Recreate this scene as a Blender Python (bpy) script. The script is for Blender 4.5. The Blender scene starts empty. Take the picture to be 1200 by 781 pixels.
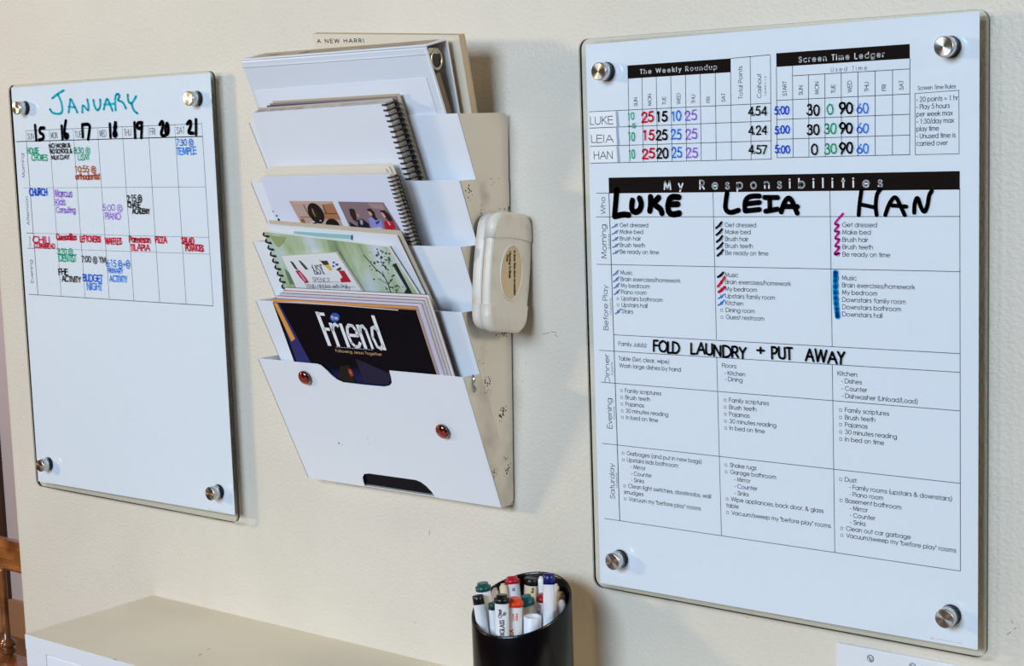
import bpy, bmesh, math, random
from mathutils import Vector, Matrix
random.seed(7)
SC = bpy.context.scene
COL = SC.collection
PI = math.pi

# ------------------------------------------------------------------ camera
RM = ((0.77796, 0.62743, -0.03313), (0.05291, -0.11806, -0.99160), (-0.62607, 0.76967, -0.12504))
CAM = Vector((1.0585, -1.4521, 1.4561))
FPX = 1897.605
cd = bpy.data.cameras.new('camera'); cam = bpy.data.objects.new('camera', cd); COL.objects.link(cam)
cd.sensor_width = 36; cd.lens = FPX / 1200 * 36; cd.clip_start = .02; cd.clip_end = 60
r0, r1, r2 = (Vector(r).normalized() for r in RM)
cam.matrix_world = Matrix(((r0.x, -r1.x, -r2.x, CAM.x), (r0.y, -r1.y, -r2.y, CAM.y), (r0.z, -r1.z, -r2.z, CAM.z), (0, 0, 0, 1)))
SC.camera = cam
# ------------------------------------------------------------------ world, lamps, exposure
SC.view_settings.view_transform = 'Standard'; SC.view_settings.look = 'None'
SC.view_settings.gamma = 1; SC.view_settings.use_curve_mapping = False
SC.view_settings.exposure = 0.03
w = bpy.data.worlds.new('room_light'); SC.world = w; w.use_nodes = True
w.node_tree.nodes['Background'].inputs[0].default_value = (1.0, .60, .34, 1)
w.node_tree.nodes['Background'].inputs[1].default_value = .06
def area(name, loc, target, sx, sy, power, col):
    l = bpy.data.lights.new(name, 'AREA'); l.shape = 'RECTANGLE'; l.size = sx; l.size_y = sy
    l.energy = power; l.color = col
    o = bpy.data.objects.new(name, l); COL.objects.link(o); o.location = loc
    o.rotation_euler = (Vector(target) - Vector(loc)).to_track_quat('-Z', 'Y').to_euler()
    return o
area('low_sun_window', (-3.7, -2.75, 2.05), (-.3, 0, 1.25), .60, .30, 52, (1.0, .76, .46))
area('north_window', (.15, -5.0, 2.8), (-.1, 0, 1.2), 2.3, 1.7, 228, (.64, .815, 1.0))
area('hall_fill', (-2.9, .12, 2.2), (-3.0, 1.25, .5), .4, .4, 20, (.96, .95, 1.0))  # unseen fill light, added to brighten the far wall
area('kitchen_lamp', (2.7, -.32, 2.1), (-.1, -.1, 1.2), .5, .5, 22, (1.0, .90, .68))

# ------------------------------------------------------------------ pixel -> point on a plane (photo 1200x781)
def ray(px, py):
    a, b = (px - 600) / FPX, (py - 390.5) / FPX
    return r0 * a + r1 * b + r2
def at(px, py, y=0.0):
    d = ray(px, py); return CAM + d * ((y - CAM.y) / d.y)
TH = math.atan(.065 / .164); ST, CT = math.sin(TH), math.cos(TH)
Z0 = [1.0161 + .0737 * k for k in (4, 3, 2, 1, 0)]
def slot(px, py, i, n):
    """pixel -> (x, t) on the plane n metres behind the slanted front of pocket i"""
    N = Vector((0, -CT, -ST)); P0 = Vector((0, -.024, Z0[i - 1])) - N * n
    d = ray(px, py); P = CAM + d * ((P0 - CAM).dot(N) / d.dot(N))
    return P.x, (P - P0).dot(Vector((0, -ST, CT)))

# ------------------------------------------------------------------ materials
def s2l(c):
    return tuple((v / 255 / 12.92 if v <= 10 else ((v / 255 + .055) / 1.055) ** 2.4) for v in c) + (1,)
MATS = {}
def mat(name, rgb, rough=.6, metal=0, spec=.5, coat=0, noise=None, bump=None, **kw):
    """rgb 0-255 sRGB. noise=(rgb2, scale, lo, hi); bump=(scale, strength, distance)"""
    if name in MATS: return MATS[name]
    m = bpy.data.materials.new(name); m.use_nodes = True; nt = m.node_tree; b = nt.nodes['Principled BSDF']
    b.inputs['Base Color'].default_value = s2l(rgb); b.inputs['Roughness'].default_value = rough
    b.inputs['Metallic'].default_value = metal; b.inputs['Specular IOR Level'].default_value = spec
    b.inputs['Coat Weight'].default_value = coat
    for k, v in kw.items(): b.inputs[k].default_value = v
    tc = nt.nodes.new('ShaderNodeTexCoord')
    if noise:
        n = nt.nodes.new('ShaderNodeTexNoise'); n.inputs['Scale'].default_value = noise[1]; n.inputs['Detail'].default_value = 5
        nt.links.new(tc.outputs['Object'], n.inputs['Vector'])
        r = nt.nodes.new('ShaderNodeMapRange'); r.inputs[1].default_value = noise[2]; r.inputs[2].default_value = noise[3]
        nt.links.new(n.outputs['Fac'], r.inputs[0])
        mx = nt.nodes.new('ShaderNodeMix'); mx.data_type = 'RGBA'
        mx.inputs[6].default_value = s2l(rgb); mx.inputs[7].default_value = s2l(noise[0])
        nt.links.new(r.outputs[0], mx.inputs[0]); nt.links.new(mx.outputs[2], b.inputs['Base Color'])
    if bump:
        n = nt.nodes.new('ShaderNodeTexNoise'); n.inputs['Scale'].default_value = bump[0]; n.inputs['Detail'].default_value = 3
        nt.links.new(tc.outputs['Object'], n.inputs['Vector'])
        bp = nt.nodes.new('ShaderNodeBump'); bp.inputs['Strength'].default_value = bump[1]; bp.inputs['Distance'].default_value = bump[2]
        nt.links.new(n.outputs['Fac'], bp.inputs['Height']); nt.links.new(bp.outputs[0], b.inputs['Normal'])
    MATS[name] = m; return m
M_wall = mat('wall_paint', (229, 220, 205), .55, noise=((225, 216, 201), 6, .4, .6), bump=(230, .45, .0024))
M_paper = mat('white_paper', (238, 243, 253), .75)
M_ink = mat('black_print', (16, 14, 18), .8, spec=.1)
M_grey = mat('grey_print', (120, 122, 130), .7)
M_line = mat('line_print', (26, 28, 40), .8, spec=.05)
M_wprint = mat('white_print', (240, 240, 245), .7)
M_steel = mat('brushed_steel', (205, 203, 200), .28, 1, Anisotropic=.85, bump=(900, .05, .0002))
M_rubber = mat('black_rubber', (18, 20, 28), .5)
M_pink = mat('white_plastic', (232, 230, 226), .4)
# brushed face: radial tangent
def radial(m):
    nt = m.node_tree; t = nt.nodes.new('ShaderNodeTangent'); t.direction_type = 'RADIAL'; t.axis = 'Y'
    nt.links.new(t.outputs[0], nt.nodes['Principled BSDF'].inputs['Tangent'])
radial(M_steel)
def acrylic():
    m = bpy.data.materials.new('clear_acrylic'); m.use_nodes = True; nt = m.node_tree; nt.nodes.clear()
    o = nt.nodes.new('ShaderNodeOutputMaterial'); mx = nt.nodes.new('ShaderNodeMixShader'); lw = nt.nodes.new('ShaderNodeLayerWeight')
    pw = nt.nodes.new('ShaderNodeMath'); pw.operation = 'POWER'; pw.inputs[1].default_value = 5; nt.links.new(lw.outputs['Facing'], pw.inputs[0])
    f = nt.nodes.new('ShaderNodeMath'); f.operation = 'MULTIPLY_ADD'; f.inputs[1].default_value = .8; f.inputs[2].default_value = .022; nt.links.new(pw.outputs[0], f.inputs[0])
    lw.inputs['Blend'].default_value = .5
    t = nt.nodes.new('ShaderNodeBsdfTransparent'); t.inputs[0].default_value = (.985, .992, .988, 1)
    g = nt.nodes.new('ShaderNodeBsdfGlossy'); g.inputs['Roughness'].default_value = .04
    nt.links.new(f.outputs[0], mx.inputs[0]); nt.links.new(t.outputs[0], mx.inputs[1]); nt.links.new(g.outputs[0], mx.inputs[2])
    nt.links.new(mx.outputs[0], o.inputs[0]); return m
M_acr = acrylic()
M_edge = mat('acrylic_edge', (38, 38, 36), .25)
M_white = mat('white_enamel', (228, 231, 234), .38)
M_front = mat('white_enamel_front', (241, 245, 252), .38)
def dirty(name, amount, seed):
    """enamel with dark specks and smudges"""
    m = mat(name, (226, 220, 210), .4); nt = m.node_tree; b = nt.nodes['Principled BSDF']
    tc = nt.nodes.new('ShaderNodeTexCoord'); mp = nt.nodes.new('ShaderNodeMapping'); mp.inputs['Location'].default_value = (seed, seed * 2.3, seed * .7)
    nt.links.new(tc.outputs['Object'], mp.inputs[0])
    v = nt.nodes.new('ShaderNodeTexVoronoi'); v.inputs['Scale'].default_value = 300; nt.links.new(mp.outputs[0], v.inputs['Vector'])
    n = nt.nodes.new('ShaderNodeTexNoise'); n.inputs['Scale'].default_value = 34; n.inputs['Detail'].default_value = 2; nt.links.new(mp.outputs[0], n.inputs['Vector'])
    r = nt.nodes.new('ShaderNodeMapRange'); r.inputs[1].default_value = .76 - .36 * amount; r.inputs[2].default_value = .76 - .12 * amount
    r.inputs[3].default_value = 0; r.inputs[4].default_value = .46; nt.links.new(n.outputs['Fac'], r.inputs[0])
    lt = nt.nodes.new('ShaderNodeMath'); lt.operation = 'LESS_THAN'; nt.links.new(v.outputs['Distance'], lt.inputs[0]); nt.links.new(r.outputs[0], lt.inputs[1])
    n2 = nt.nodes.new('ShaderNodeTexNoise'); n2.inputs['Scale'].default_value = 22; nt.links.new(mp.outputs[0], n2.inputs['Vector'])
    r2_ = nt.nodes.new('ShaderNodeMapRange'); r2_.inputs[1].default_value = .5; r2_.inputs[2].default_value = .75; r2_.inputs[4].default_value = .55 * amount
    nt.links.new(n2.outputs['Fac'], r2_.inputs[0])
    m1 = nt.nodes.new('ShaderNodeMix'); m1.data_type = 'RGBA'; m1.inputs[6].default_value = s2l((226, 220, 210)); m1.inputs[7].default_value = s2l((120, 100, 80))
    nt.links.new(r2_.outputs[0], m1.inputs[0])
    m2 = nt.nodes.new('ShaderNodeMix'); m2.data_type = 'RGBA'; m2.inputs[7].default_value = s2l((35, 22, 16))
    nt.links.new(m1.outputs[2], m2.inputs[6]); nt.links.new(lt.outputs[0], m2.inputs[0]); nt.links.new(m2.outputs[2], b.inputs['Base Color'])
    return m

# ------------------------------------------------------------------ mesh builder
class MB:
    def __init__(s): s.v = []; s.f = []; s.m = []; s.s = []
    def face(s, pts, mi=0, sm=False):
        b = len(s.v); s.v += [Vector(p) for p in pts]; s.f.append(tuple(range(b, b + len(pts)))); s.m.append(mi); s.s.append(sm); return s
    def add(s, vs, fs, mi=0, sm=False):
        b = len(s.v); s.v += [Vector(p) for p in vs]
        for f in fs: s.f.append(tuple(b + i for i in f)); s.m.append(mi); s.s.append(sm)
        return s
    def box(s, a, b, mi=0):
        x0, y0, z0 = a; x1, y1, z1 = b
        v = [(x0, y0, z0), (x1, y0, z0), (x1, y1, z0), (x0, y1, z0), (x0, y0, z1), (x1, y0, z1), (x1, y1, z1), (x0, y1, z1)]
        return s.add(v, [(0, 3, 2, 1), (4, 5, 6, 7), (0, 1, 5, 4), (1, 2, 6, 5), (2, 3, 7, 6), (3, 0, 4, 7)], mi)
    def prism(s, pts, d, mi=0, side=None):
        """polygon pts (3D), extruded by vector d"""
        n = len(pts); P = [Vector(p) for p in pts]; Q = [p + Vector(d) for p in P]
        s.add(P, [tuple(range(n))[::-1]], mi); s.add(Q, [tuple(range(n))], mi)
        for i in range(n):
            j = (i + 1) % n; s.add([P[i], P[j], Q[j], Q[i]], [(0, 1, 2, 3)], mi if side is None else side)
        return s
    def lathe(s, prof, o, ax, n=24, mi=0, sm=True):
        """prof: list of (r, h) along axis ax from o"""
        o = Vector(o); ax = Vector(ax).normalized(); u = ax.orthogonal().normalized(); w_ = ax.cross(u)
        b = len(s.v)
        for r, h in prof:
            for k in range(n):
                a = 2 * PI * k / n; s.v.append(o + ax * h + (u * math.cos(a) + w_ * math.sin(a)) * r)
        for i in range(len(prof) - 1):
            if prof[i] == prof[i + 1]: continue
            flat = abs(prof[i][1] - prof[i + 1][1]) < 1e-7
            for k in range(n):
                k2 = (k + 1) % n; s.f.append((b + i * n + k, b + i * n + k2, b + (i + 1) * n + k2, b + (i + 1) * n + k)); s.m.append(mi); s.s.append(sm and not flat)
        return s
    def tube(s, path, r, n=8, mi=0, closed=False, cap=True):
        P = [Vector(p) for p in path]; b = len(s.v); L = len(P); prev = None
        for i, p in enumerate(P):
            t = (P[(i + 1) % L] - P[i - 1]) if closed or 0 < i < L - 1 else (P[1] - P[0] if i == 0 else P[-1] - P[-2])
            t.normalize()
            if prev is None: u = t.orthogonal().normalized()
            else: u = (prev - t * prev.dot(t)).normalized()
            prev = u; w_ = t.cross(u); rr = r[i] if isinstance(r, (list, tuple)) else r
            for k in range(n):
                a = 2 * PI * k / n; s.v.append(p + (u * math.cos(a) + w_ * math.sin(a)) * rr)
        for i in range(L if closed else L - 1):
            j = (i + 1) % L
            for k in range(n):
                k2 = (k + 1) % n; s.f.append((b + i * n + k, b + i * n + k2, b + j * n + k2, b + j * n + k)); s.m.append(mi); s.s.append(True)
        if cap and not closed:
            s.f.append(tuple(b + k for k in range(n))[::-1]); s.m.append(mi); s.s.append(False)
            s.f.append(tuple(b + (L - 1) * n + k for k in range(n))); s.m.append(mi); s.s.append(False)
        return s
    def ribbon(s, pts, w_, fr, mi=0, round_=False):
        """flat stroke; pts 2D, fr maps (a,b)->3D"""
        h = w_ / 2
        if getattr(s, 'sub', 0):      # finer steps for lettering that wraps round a barrel
            q = [pts[0]]
            for a, b in zip(pts, pts[1:]):
                n = max(1, int(math.hypot(b[0] - a[0], b[1] - a[1]) / s.sub))
                q += [(a[0] + (b[0] - a[0]) * k / n, a[1] + (b[1] - a[1]) * k / n) for k in range(1, n + 1)]
            pts = q
        for i in range(len(pts) - 1):
            (ax, ay), (bx, by) = pts[i], pts[i + 1]; dx, dy = bx - ax, by - ay; L = math.hypot(dx, dy)
            if L < 1e-9: continue
            ux, uy = dx / L, dy / L; e = 0 if round_ else h * .5
            ax -= ux * e; ay -= uy * e; bx += ux * e; by += uy * e; nx, ny = -uy * h, ux * h
            s.face([fr(ax - nx, ay - ny), fr(bx - nx, by - ny), fr(bx + nx, by + ny), fr(ax + nx, ay + ny)], mi)
        if round_:
            for (x, y) in pts:
                s.face([fr(x + h * math.cos(k * PI / 4), y + h * math.sin(k * PI / 4)) for k in range(8)], mi)
        return s
ROOTM = {}
def setm(o, mats):
    for m in (mats if isinstance(mats, (list, tuple)) else [mats]): o.data.materials.append(m)
def build(name, mb, mats, parent=None, label=None, bevel=0, world=True):
    """link mb as one object; vertices given in world space unless world=False"""
    me = bpy.data.meshes.new(name)
    V = mb.v
    if parent is not None and world: inv = ROOTM[parent.name].inverted(); V = [inv @ v for v in V]
    me.from_pydata([tuple(v) for v in V], [], mb.f)
    o = bpy.data.objects.new(name, me); COL.objects.link(o); setm(o, mats)
    me.polygons.foreach_set('material_index', mb.m); me.polygons.foreach_set('use_smooth', mb.s)
    bm = bmesh.new(); bm.from_mesh(me); bmesh.ops.remove_doubles(bm, verts=bm.verts, dist=1e-6)
    if not name.startswith(('printed', 'hand', 'name', 'tick')): bmesh.ops.recalc_face_normals(bm, faces=bm.faces)
    bm.to_mesh(me); bm.free()
    if parent is not None: o.parent = parent; ROOTM[o.name] = ROOTM[parent.name]
    if label: o['label'] = label
    if bevel:
        b = o.modifiers.new('bevel', 'BEVEL'); b.width = bevel; b.segments = 2; b.limit_method = 'ANGLE'; b.angle_limit = .6
    return o
def thing(name, label, cat, loc, rot=(0, 0, 0), group=None):
    o = bpy.data.objects.new(name, None); COL.objects.link(o); o.location = loc; o.rotation_euler = rot
    o.empty_display_size = .02
    from mathutils import Euler
    ROOTM[o.name] = Matrix.Translation(loc) @ Euler(rot).to_matrix().to_4x4()
    o['label'] = label; o['category'] = cat
    if group: o['group'] = group
    return o
def top(name, mb, mats, label, cat, loc, group=None, bevel=0):
    """a one-mesh thing, vertices in world space, origin at loc"""
    mb.v = [v - Vector(loc) for v in mb.v]
    o = build(name, mb, mats, None, label, bevel); o.location = loc; o['category'] = cat
    if group: o['group'] = group
    return o
def struct(name, mb, m, bevel=0):
    o = build(name, mb, m, None, None, bevel); o['kind'] = 'structure'; return o

# ------------------------------------------------------------------ setting
wx = -1.163
mb = MB(); pts = [(1.9, 0, 0), (1.9, .13, 0), (wx + .02, .13, 0)]
R = .022
for k in range(7): a = PI / 2 + k * PI / 12; pts.append((wx + R + R * math.cos(a), .13 - R + R * math.sin(a), 0))
for k in range(7): a = PI + k * PI / 12; pts.append((wx + R + R * math.cos(a), R + R * math.sin(a), 0))
mb.prism(pts, (0, 0, 2.5)); struct('wall_back', mb, M_wall)
mb = MB().box((-6, -4.2, -.06), (1.9, 1.25, 0)); struct('floor', mb, mat('wood_floor', (120, 84, 58), .4, noise=((90, 60, 40), 9, .3, .7)))
mb = MB().box((-6, 1.25, 0), (1.9, 1.33, 2.5)); struct('wall_far', mb, mat('far_wall_paint', (178, 164, 164), .7))
P = at(2.0, 600, 1.236); mb = MB().box((P.x - .25, 1.236, 0), (P.x, 1.25, 2.1)); struct('trim_1', mb, mat('dark_door_trim', (60, 34, 22), .5), .002)
mb = MB().box((-6, 1.235, 0), (1.9, 1.25, .11)); struct('baseboard_far', mb, mat('far_baseboard', (150, 110, 80), .5))
# pencil scuffs on the wall, small flat marks of a few millimetres
wall = bpy.data.objects['wall_back']; ROOTM['wall_back'] = Matrix.Identity(4)
mb = MB()
for (px, py, dx, dy) in ((503, 622, .5, 5), (486, 729, 1.5, 2), (1180, 744, 5, -3), (1188, 738, 3, -2), (636, 392, 8, -2), (646, 389, 6, 1), (650, 392, 4, 3), (1185, 727, 2, 4), (612, 446, 1, 2), (875, 724, 1.5, 1), (616, 425, 1, 1)):
    a, b = at(px, py), at(px + dx, py + dy); mb.ribbon([(a.x, a.z), (b.x, b.z)], .0007, lambda u, v: (u, -.0003, v))
build('printed_scuff', mb, mat('scuff', (160, 150, 142), .8), wall).name = 'scuff_mark'

# ------------------------------------------------------------------ stroke lettering
FONT = {
'a': (.78, '@.3,.35,.3,.35,0,360|.6,.7 .6,0'), 'b': (.78, '0,1.05 0,0|@.3,.35,.3,.35,0,360'), 'c': (.72, '@.33,.35,.33,.35,45,315'),
'd': (.78, '@.3,.35,.3,.35,0,360|.6,1.05 .6,0'), 'e': (.78, '.02,.37 .64,.37 @.32,.35,.32,.35,4,320'), 'f': (.42, '.34,1.03 .24,1.03 .15,.92 .15,0|0,.7 .32,.7'),
'g': (.78, '@.3,.35,.3,.35,0,360|.6,.7 .6,-.05 @.3,-.03,.3,.27,0,-150'), 'h': (.66, '0,1.05 0,0|0,.4 @.24,.42,.24,.28,180,0 .48,0'),
'i': (.2, '0,.7 0,0|0,.92 0,1.0'), 'j': (.22, '.03,.7 .03,-.2 -.06,-.29|.03,.92 .03,1.0'), 'k': (.58, '0,1.05 0,0|.42,.7 0,.3|.15,.42 .46,0'),
'l': (.2, '0,1.05 0,0'), 'm': (.94, '0,.7 0,0|0,.42 @.19,.45,.19,.25,180,0 .38,0|.38,.42 @.57,.45,.19,.25,180,0 .76,0'),
'n': (.66, '0,.7 0,0|0,.4 @.24,.42,.24,.28,180,0 .48,0'), 'o': (.78, '@.3,.35,.3,.35,0,360'), 'p': (.78, '0,.7 0,-.3|@.3,.35,.3,.35,0,360'),
'q': (.78, '@.3,.35,.3,.35,0,360|.6,.7 .6,-.3'), 'r': (.38, '0,.7 0,0|0,.4 @.24,.42,.24,.28,180,85'),
's': (.52, '.36,.58 .29,.68 .18,.7 .06,.64 .04,.52 .12,.41 .28,.34 .37,.24 .35,.08 .22,0 .08,.03 0,.14'), 't': (.38, '.14,.98 .14,0|0,.7 .28,.7'),
'u': (.66, '0,.7 0,.28 @.24,.28,.24,.28,180,360 .48,.7|.48,.3 .48,0'), 'v': (.6, '0,.7 .25,0 .5,.7'), 'w': (.92, '0,.7 .2,0 .4,.7 .6,0 .8,.7'),
'x': (.56, '0,.7 .44,0|.44,.7 0,0'), 'y': (.62, '0,.7 .27,.04|.52,.7 .13,-.28'), 'z': (.54, '0,.7 .42,.7 0,0 .44,0'),
'A': (.86, '0,0 .37,1 .74,0|.13,.36 .61,.36'), 'B': (.68, '0,0 0,1|0,1 .25,1 @.28,.77,.22,.23,90,-90 0,.54|0,.54 .28,.54 @.3,.27,.25,.27,90,-90 0,0'),
'C': (.95, '@.46,.5,.46,.5,45,315'), 'D': (.86, '0,0 0,1 .25,1 @.25,.5,.48,.5,90,-90 0,0'), 'E': (.62, '.5,1 0,1 0,0 .5,0|0,.54 .46,.54'),
'F': (.58, '.46,1 0,1 0,0|0,.54 .42,.54'), 'G': (1.0, '@.46,.5,.46,.5,45,360 .52,.5'), 'H': (.78, '0,0 0,1|.6,0 .6,1|0,.54 .6,.54'),
'I': (.22, '0,0 0,1'), 'J': (.56, '.38,1 .38,.22 @.19,.22,.19,.22,0,-170'), 'K': (.66, '0,0 0,1|.5,1 0,.42|.14,.56 .54,0'), 'L': (.54, '0,1 0,0 .42,0'),
'M': (.98, '0,0 .1,1 .4,.08 .7,1 .8,0'), 'N': (.82, '0,0 0,1 .62,0 .62,1'), 'O': (1.05, '@.46,.5,.46,.5,0,360'), 'P': (.64, '0,0 0,1 .22,1 @.24,.73,.25,.27,90,-90 0,.46'),
'Q': (1.05, '@.46,.5,.46,.5,0,360|.55,.3 .9,-.02'), 'R': (.68, '0,0 0,1 .22,1 @.24,.73,.25,.27,90,-90 0,.46|.22,.46 .52,0'),
'S': (.62, '.46,.84 .36,.97 .22,1 .07,.92 .04,.74 .14,.6 .34,.48 .47,.34 .46,.14 .32,.01 .16,.01 .04,.1 0,.22'), 'T': (.58, '.24,1 .24,0|0,1 .48,1'),
'U': (.76, '0,1 0,.28 @.29,.29,.29,.29,180,360 .58,1'), 'V': (.76, '0,1 .33,0 .66,1'), 'W': (1.15, '0,1 .25,0 .51,1 .77,0 1.02,1'), 'X': (.7, '0,0 .56,1|0,1 .56,0'),
'Y': (.7, '0,1 .28,.5 .56,1|.28,.5 .28,0'), 'Z': (.6, '0,1 .46,1 0,0 .48,0'),
'0': (.68, '@.27,.5,.27,.5,0,360'), '1': (.68, '.16,.86 .3,1 .3,0'), '2': (.68, '.03,.72 @.26,.74,.23,.26,170,-20 .02,0 .52,0'), '3': (.68, '@.24,.76,.2,.24,160,-90|@.24,.27,.26,.27,90,-160'),
'4': (.68, '.42,0 .42,1 0,.28 .54,.28'), '5': (.68, '.48,1 .16,1 .08,.58 @.24,.32,.27,.32,125,-150'), '6': (.68, '.4,1 .04,.42|@.27,.29,.27,.29,0,360'),
'7': (.68, '0,1 .5,1 .14,0'), '8': (.68, '@.27,.76,.2,.24,0,360|@.27,.27,.26,.27,0,360'), '9': (.68, '@.27,.71,.27,.29,0,360|.5,.58 .14,0'),
' ': (.34, ''), '.': (.2, '0,0 0,.07'), ',': (.2, '.03,.07 -.03,-.12'), ':': (.22, '0,0 0,.07|0,.6 0,.67'), '-': (.36, '0,.36 .24,.36'), '(': (.3, '.2,1.08 .03,.75 .03,.2 .2,-.2'),
')': (.3, '0,1.08 .17,.75 .17,.2 0,-.2'), '/': (.42, '0,-.1 .32,1.08'), '"': (.26, '0,1 0,.75|.12,1 .12,.75'), '&': (.82, '.66,0 .12,.7 @.26,.8,.16,.2,200,-40 .04,.36 @.26,.24,.24,.24,160,340 .62,.45'),
'=': (.64, '0,.28 .5,.28|0,.52 .5,.52'), '+': (.64, '0,.4 .5,.4|.25,.15 .25,.65'), '*': (.4, '.06,.30 .2,.30|.06,.37 .2,.37|.06,.44 .2,.44'), '!': (.24, '.05,1 .05,.25|.05,.07 .05,0'),
'@': (1.0, '@.42,.42,.42,.60,0,360|@.46,.42,.18,.24,40,320'), '¢': (.6, '@.26,.35,.26,.35,45,315|.26,.85 .26,-.15'),
}
def glyph(ch):
    adv, src = FONT.get(ch, FONT['o']); out = []
    for st in src.split('|'):
        if not st.strip(): continue
        p = []
        for tok in st.split():
            if tok[0] == '@':
                cx, cy, rx, ry, a0, a1 = (float(v) for v in tok[1:].split(','))
                n = max(4, int(abs(a1 - a0) / 30))
                p += [(cx + rx * math.cos(math.radians(a0 + (a1 - a0) * k / n)), cy + ry * math.sin(math.radians(a0 + (a1 - a0) * k / n))) for k in range(n + 1)]
            else: a, b = tok.split(','); p.append((float(a), float(b)))
        out.append(p)
    return adv, out
def textw(s, sp=0): return sum(FONT.get(c, FONT['o'])[0] + sp for c in s) - .16
def letter(mb, s, fr, x, z, cap, width=None, wt=.1, sp=0, up=False, tilt=0., jit=0., round_=False, sx=1.0, mi=0, slant=0):
    """write s from (x,z) with cap height cap; width fits the whole line; up=True reads upwards"""
    k = (width / textw(s, sp)) if width else cap * sx
    ca, sa = math.cos(tilt), math.sin(tilt); cx = 0
    for ch in s:
        adv, sts = glyph(ch); jx, jz, js, ja = ((random.uniform(-1, 1) * jit for _ in range(4)) if jit else (0, 0, 0, 0))
        for st in sts:
            q = []
            for (a, b) in st:
                if jit: a += random.uniform(-1, 1) * jit * .35; b += random.uniform(-1, 1) * jit * .35
                a += slant * b
                u = (a + cx + jx * .3) * k; v = (b * (1 + js * .6) + jz * .6 + ja * (a - .3)) * cap
                if up: u, v = -v, u
                q.append((x + u * ca - v * sa, z + u * sa + v * ca))
            mb.ribbon(q, wt * cap, fr, mi, round_)
        cx += adv + sp
    return mb
# ------------------------------------------------------------------ standoff mesh (shared)
def standoff_meshes():
    cap = MB().lathe([(0, -.0152), (.0086, -.0152), (.0095, -.0143), (.0095, 0), (0, 0)], (0, 0, 0), (0, 1, 0), 32)
    cap2 = MB().lathe([(0, 0), (.0101, 0), (.0101, .0016), (0, .0016)], (0, 0, 0), (0, 1, 0), 32)
    bar = MB().lathe([(0, 0), (.0095, 0), (.0095, .0145), (0, .0145)], (0, 0, 0), (0, 1, 0), 32)
    return cap, cap2, bar
SO = []
def standoff(parent, x, z):
    inv = ROOTM[parent.name].inverted()
    first = not SO
    if first:
        for nm, mb_, m in zip(('standoff_cap', 'washer', 'standoff_barrel'), standoff_meshes(), (M_steel, M_rubber, M_steel)):
            me = bpy.data.meshes.new(nm); me.from_pydata([tuple(v) for v in mb_.v], [], mb_.f); me.materials.append(m)
            me.polygons.foreach_set('use_smooth', mb_.s); SO.append(me)
            bm = bmesh.new(); bm.from_mesh(me); bmesh.ops.remove_doubles(bm, verts=bm.verts, dist=1e-6); bmesh.ops.recalc_face_normals(bm, faces=bm.faces); bm.to_mesh(me); bm.free()
    base = None
    for k, y in ((0, -.0215), (1, -.0215), (2, -.0145)):
        o = bpy.data.objects.new(SO[k].name, SO[k]); COL.objects.link(o)
        if base is None: base = o; o.parent = parent; o.location = inv @ Vector((x, y, z))
        else: o.parent = base; o.location = (0, y + .0215, 0)
YP, YF = -.0190, -.02035      # printed side of the paper, front face of the acrylic
def rrect(x0, x1, z0, z1, y, r, n=6):
    out = []
    for cx, cz, a0 in ((x1 - r, z1 - r, 0), (x0 + r, z1 - r, 90), (x0 + r, z0 + r, 180), (x1 - r, z0 + r, 270)):
        for k in range(n + 1): a = math.radians(a0 + 90 * k / n); out.append((cx + r * math.cos(a), y, cz + r * math.sin(a)))
    return out
def board(label, x0, x1, z0, z1, pap, stand):
    t = thing('acrylic_board', label, 'whiteboard', (x0, 0, z0))
    build('front_pane', MB().prism(rrect(x0, x1, z0, z1, -.0200, .011), (0, .0007, 0), 0, 1), [M_acr, M_edge], t)
    build('back_pane', MB().prism(rrect(x0, x1, z0, z1, -.0184, .011), (0, .0036, 0), 0, 1), [M_acr, M_edge], t)
    build('paper', MB().prism(pap, (0, .0004, 0)), M_paper, t)
    for p in stand: standoff(t, *p)
    return t
FRP = lambda u, v: (u, YP - .0001, v)
FRP2 = lambda u, v: (u, YP - .0002, v)
FRH = lambda u, v: (u, YF, v)
def pxt(mb, s, px, py, cap, ex=None, up=False, tilt=0., y=YP, fr=FRP, **kw):
    a = at(px, py, y)
    wd = None
    if ex is not None: wd = (at(px, ex, y).z - a.z) if up else (at(ex, py, y).x - a.x)
    return letter(mb, s, fr, a.x, a.z, cap, wd, up=up, tilt=tilt, **kw)
def line(mb, x0, z0, x1, z1, w_=.0006): return mb.ribbon([(x0, z0), (x1, z1)], w_, FRP)
def bar(mb, x0, x1, z0, z1, z0b, z1b): return mb.face([FRP(x0, z0), FRP(x1, z0b), FRP(x1, z1b), FRP(x0, z1)])
def ink(name, rgb):
    """translucent marker dye: filters the light that passes and scatters a little"""
    m = bpy.data.materials.new(name); m.use_nodes = True; nt = m.node_tree; nt.nodes.clear(); c = s2l(rgb)
    o = nt.nodes.new('ShaderNodeOutputMaterial'); mx = nt.nodes.new('ShaderNodeMixShader'); mx.inputs[0].default_value = .5
    t = nt.nodes.new('ShaderNodeBsdfTransparent'); t.inputs[0].default_value = tuple(min(1, v ** .42) for v in c[:3]) + (1,)
    d = nt.nodes.new('ShaderNodeBsdfDiffuse'); d.inputs[0].default_value = c
    nt.links.new(t.outputs[0], mx.inputs[1]); nt.links.new(d.outputs[0], mx.inputs[2]); nt.links.new(mx.outputs[0], o.inputs[0]); return m
INK = {k: ink('marker_' + k, v) for k, v in dict(black=(12, 10, 12), teal=(50, 222, 235), green=(30, 190, 140), red=(240, 25, 55), blue=(50, 140, 250), deepblue=(20, 90, 240),
       orange=(220, 80, 25), purple=(175, 115, 240), magenta=(225, 40, 170), swipe=(10, 170, 230), pen=(70, 50, 95), tick=(60, 110, 180)).items()}

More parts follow.
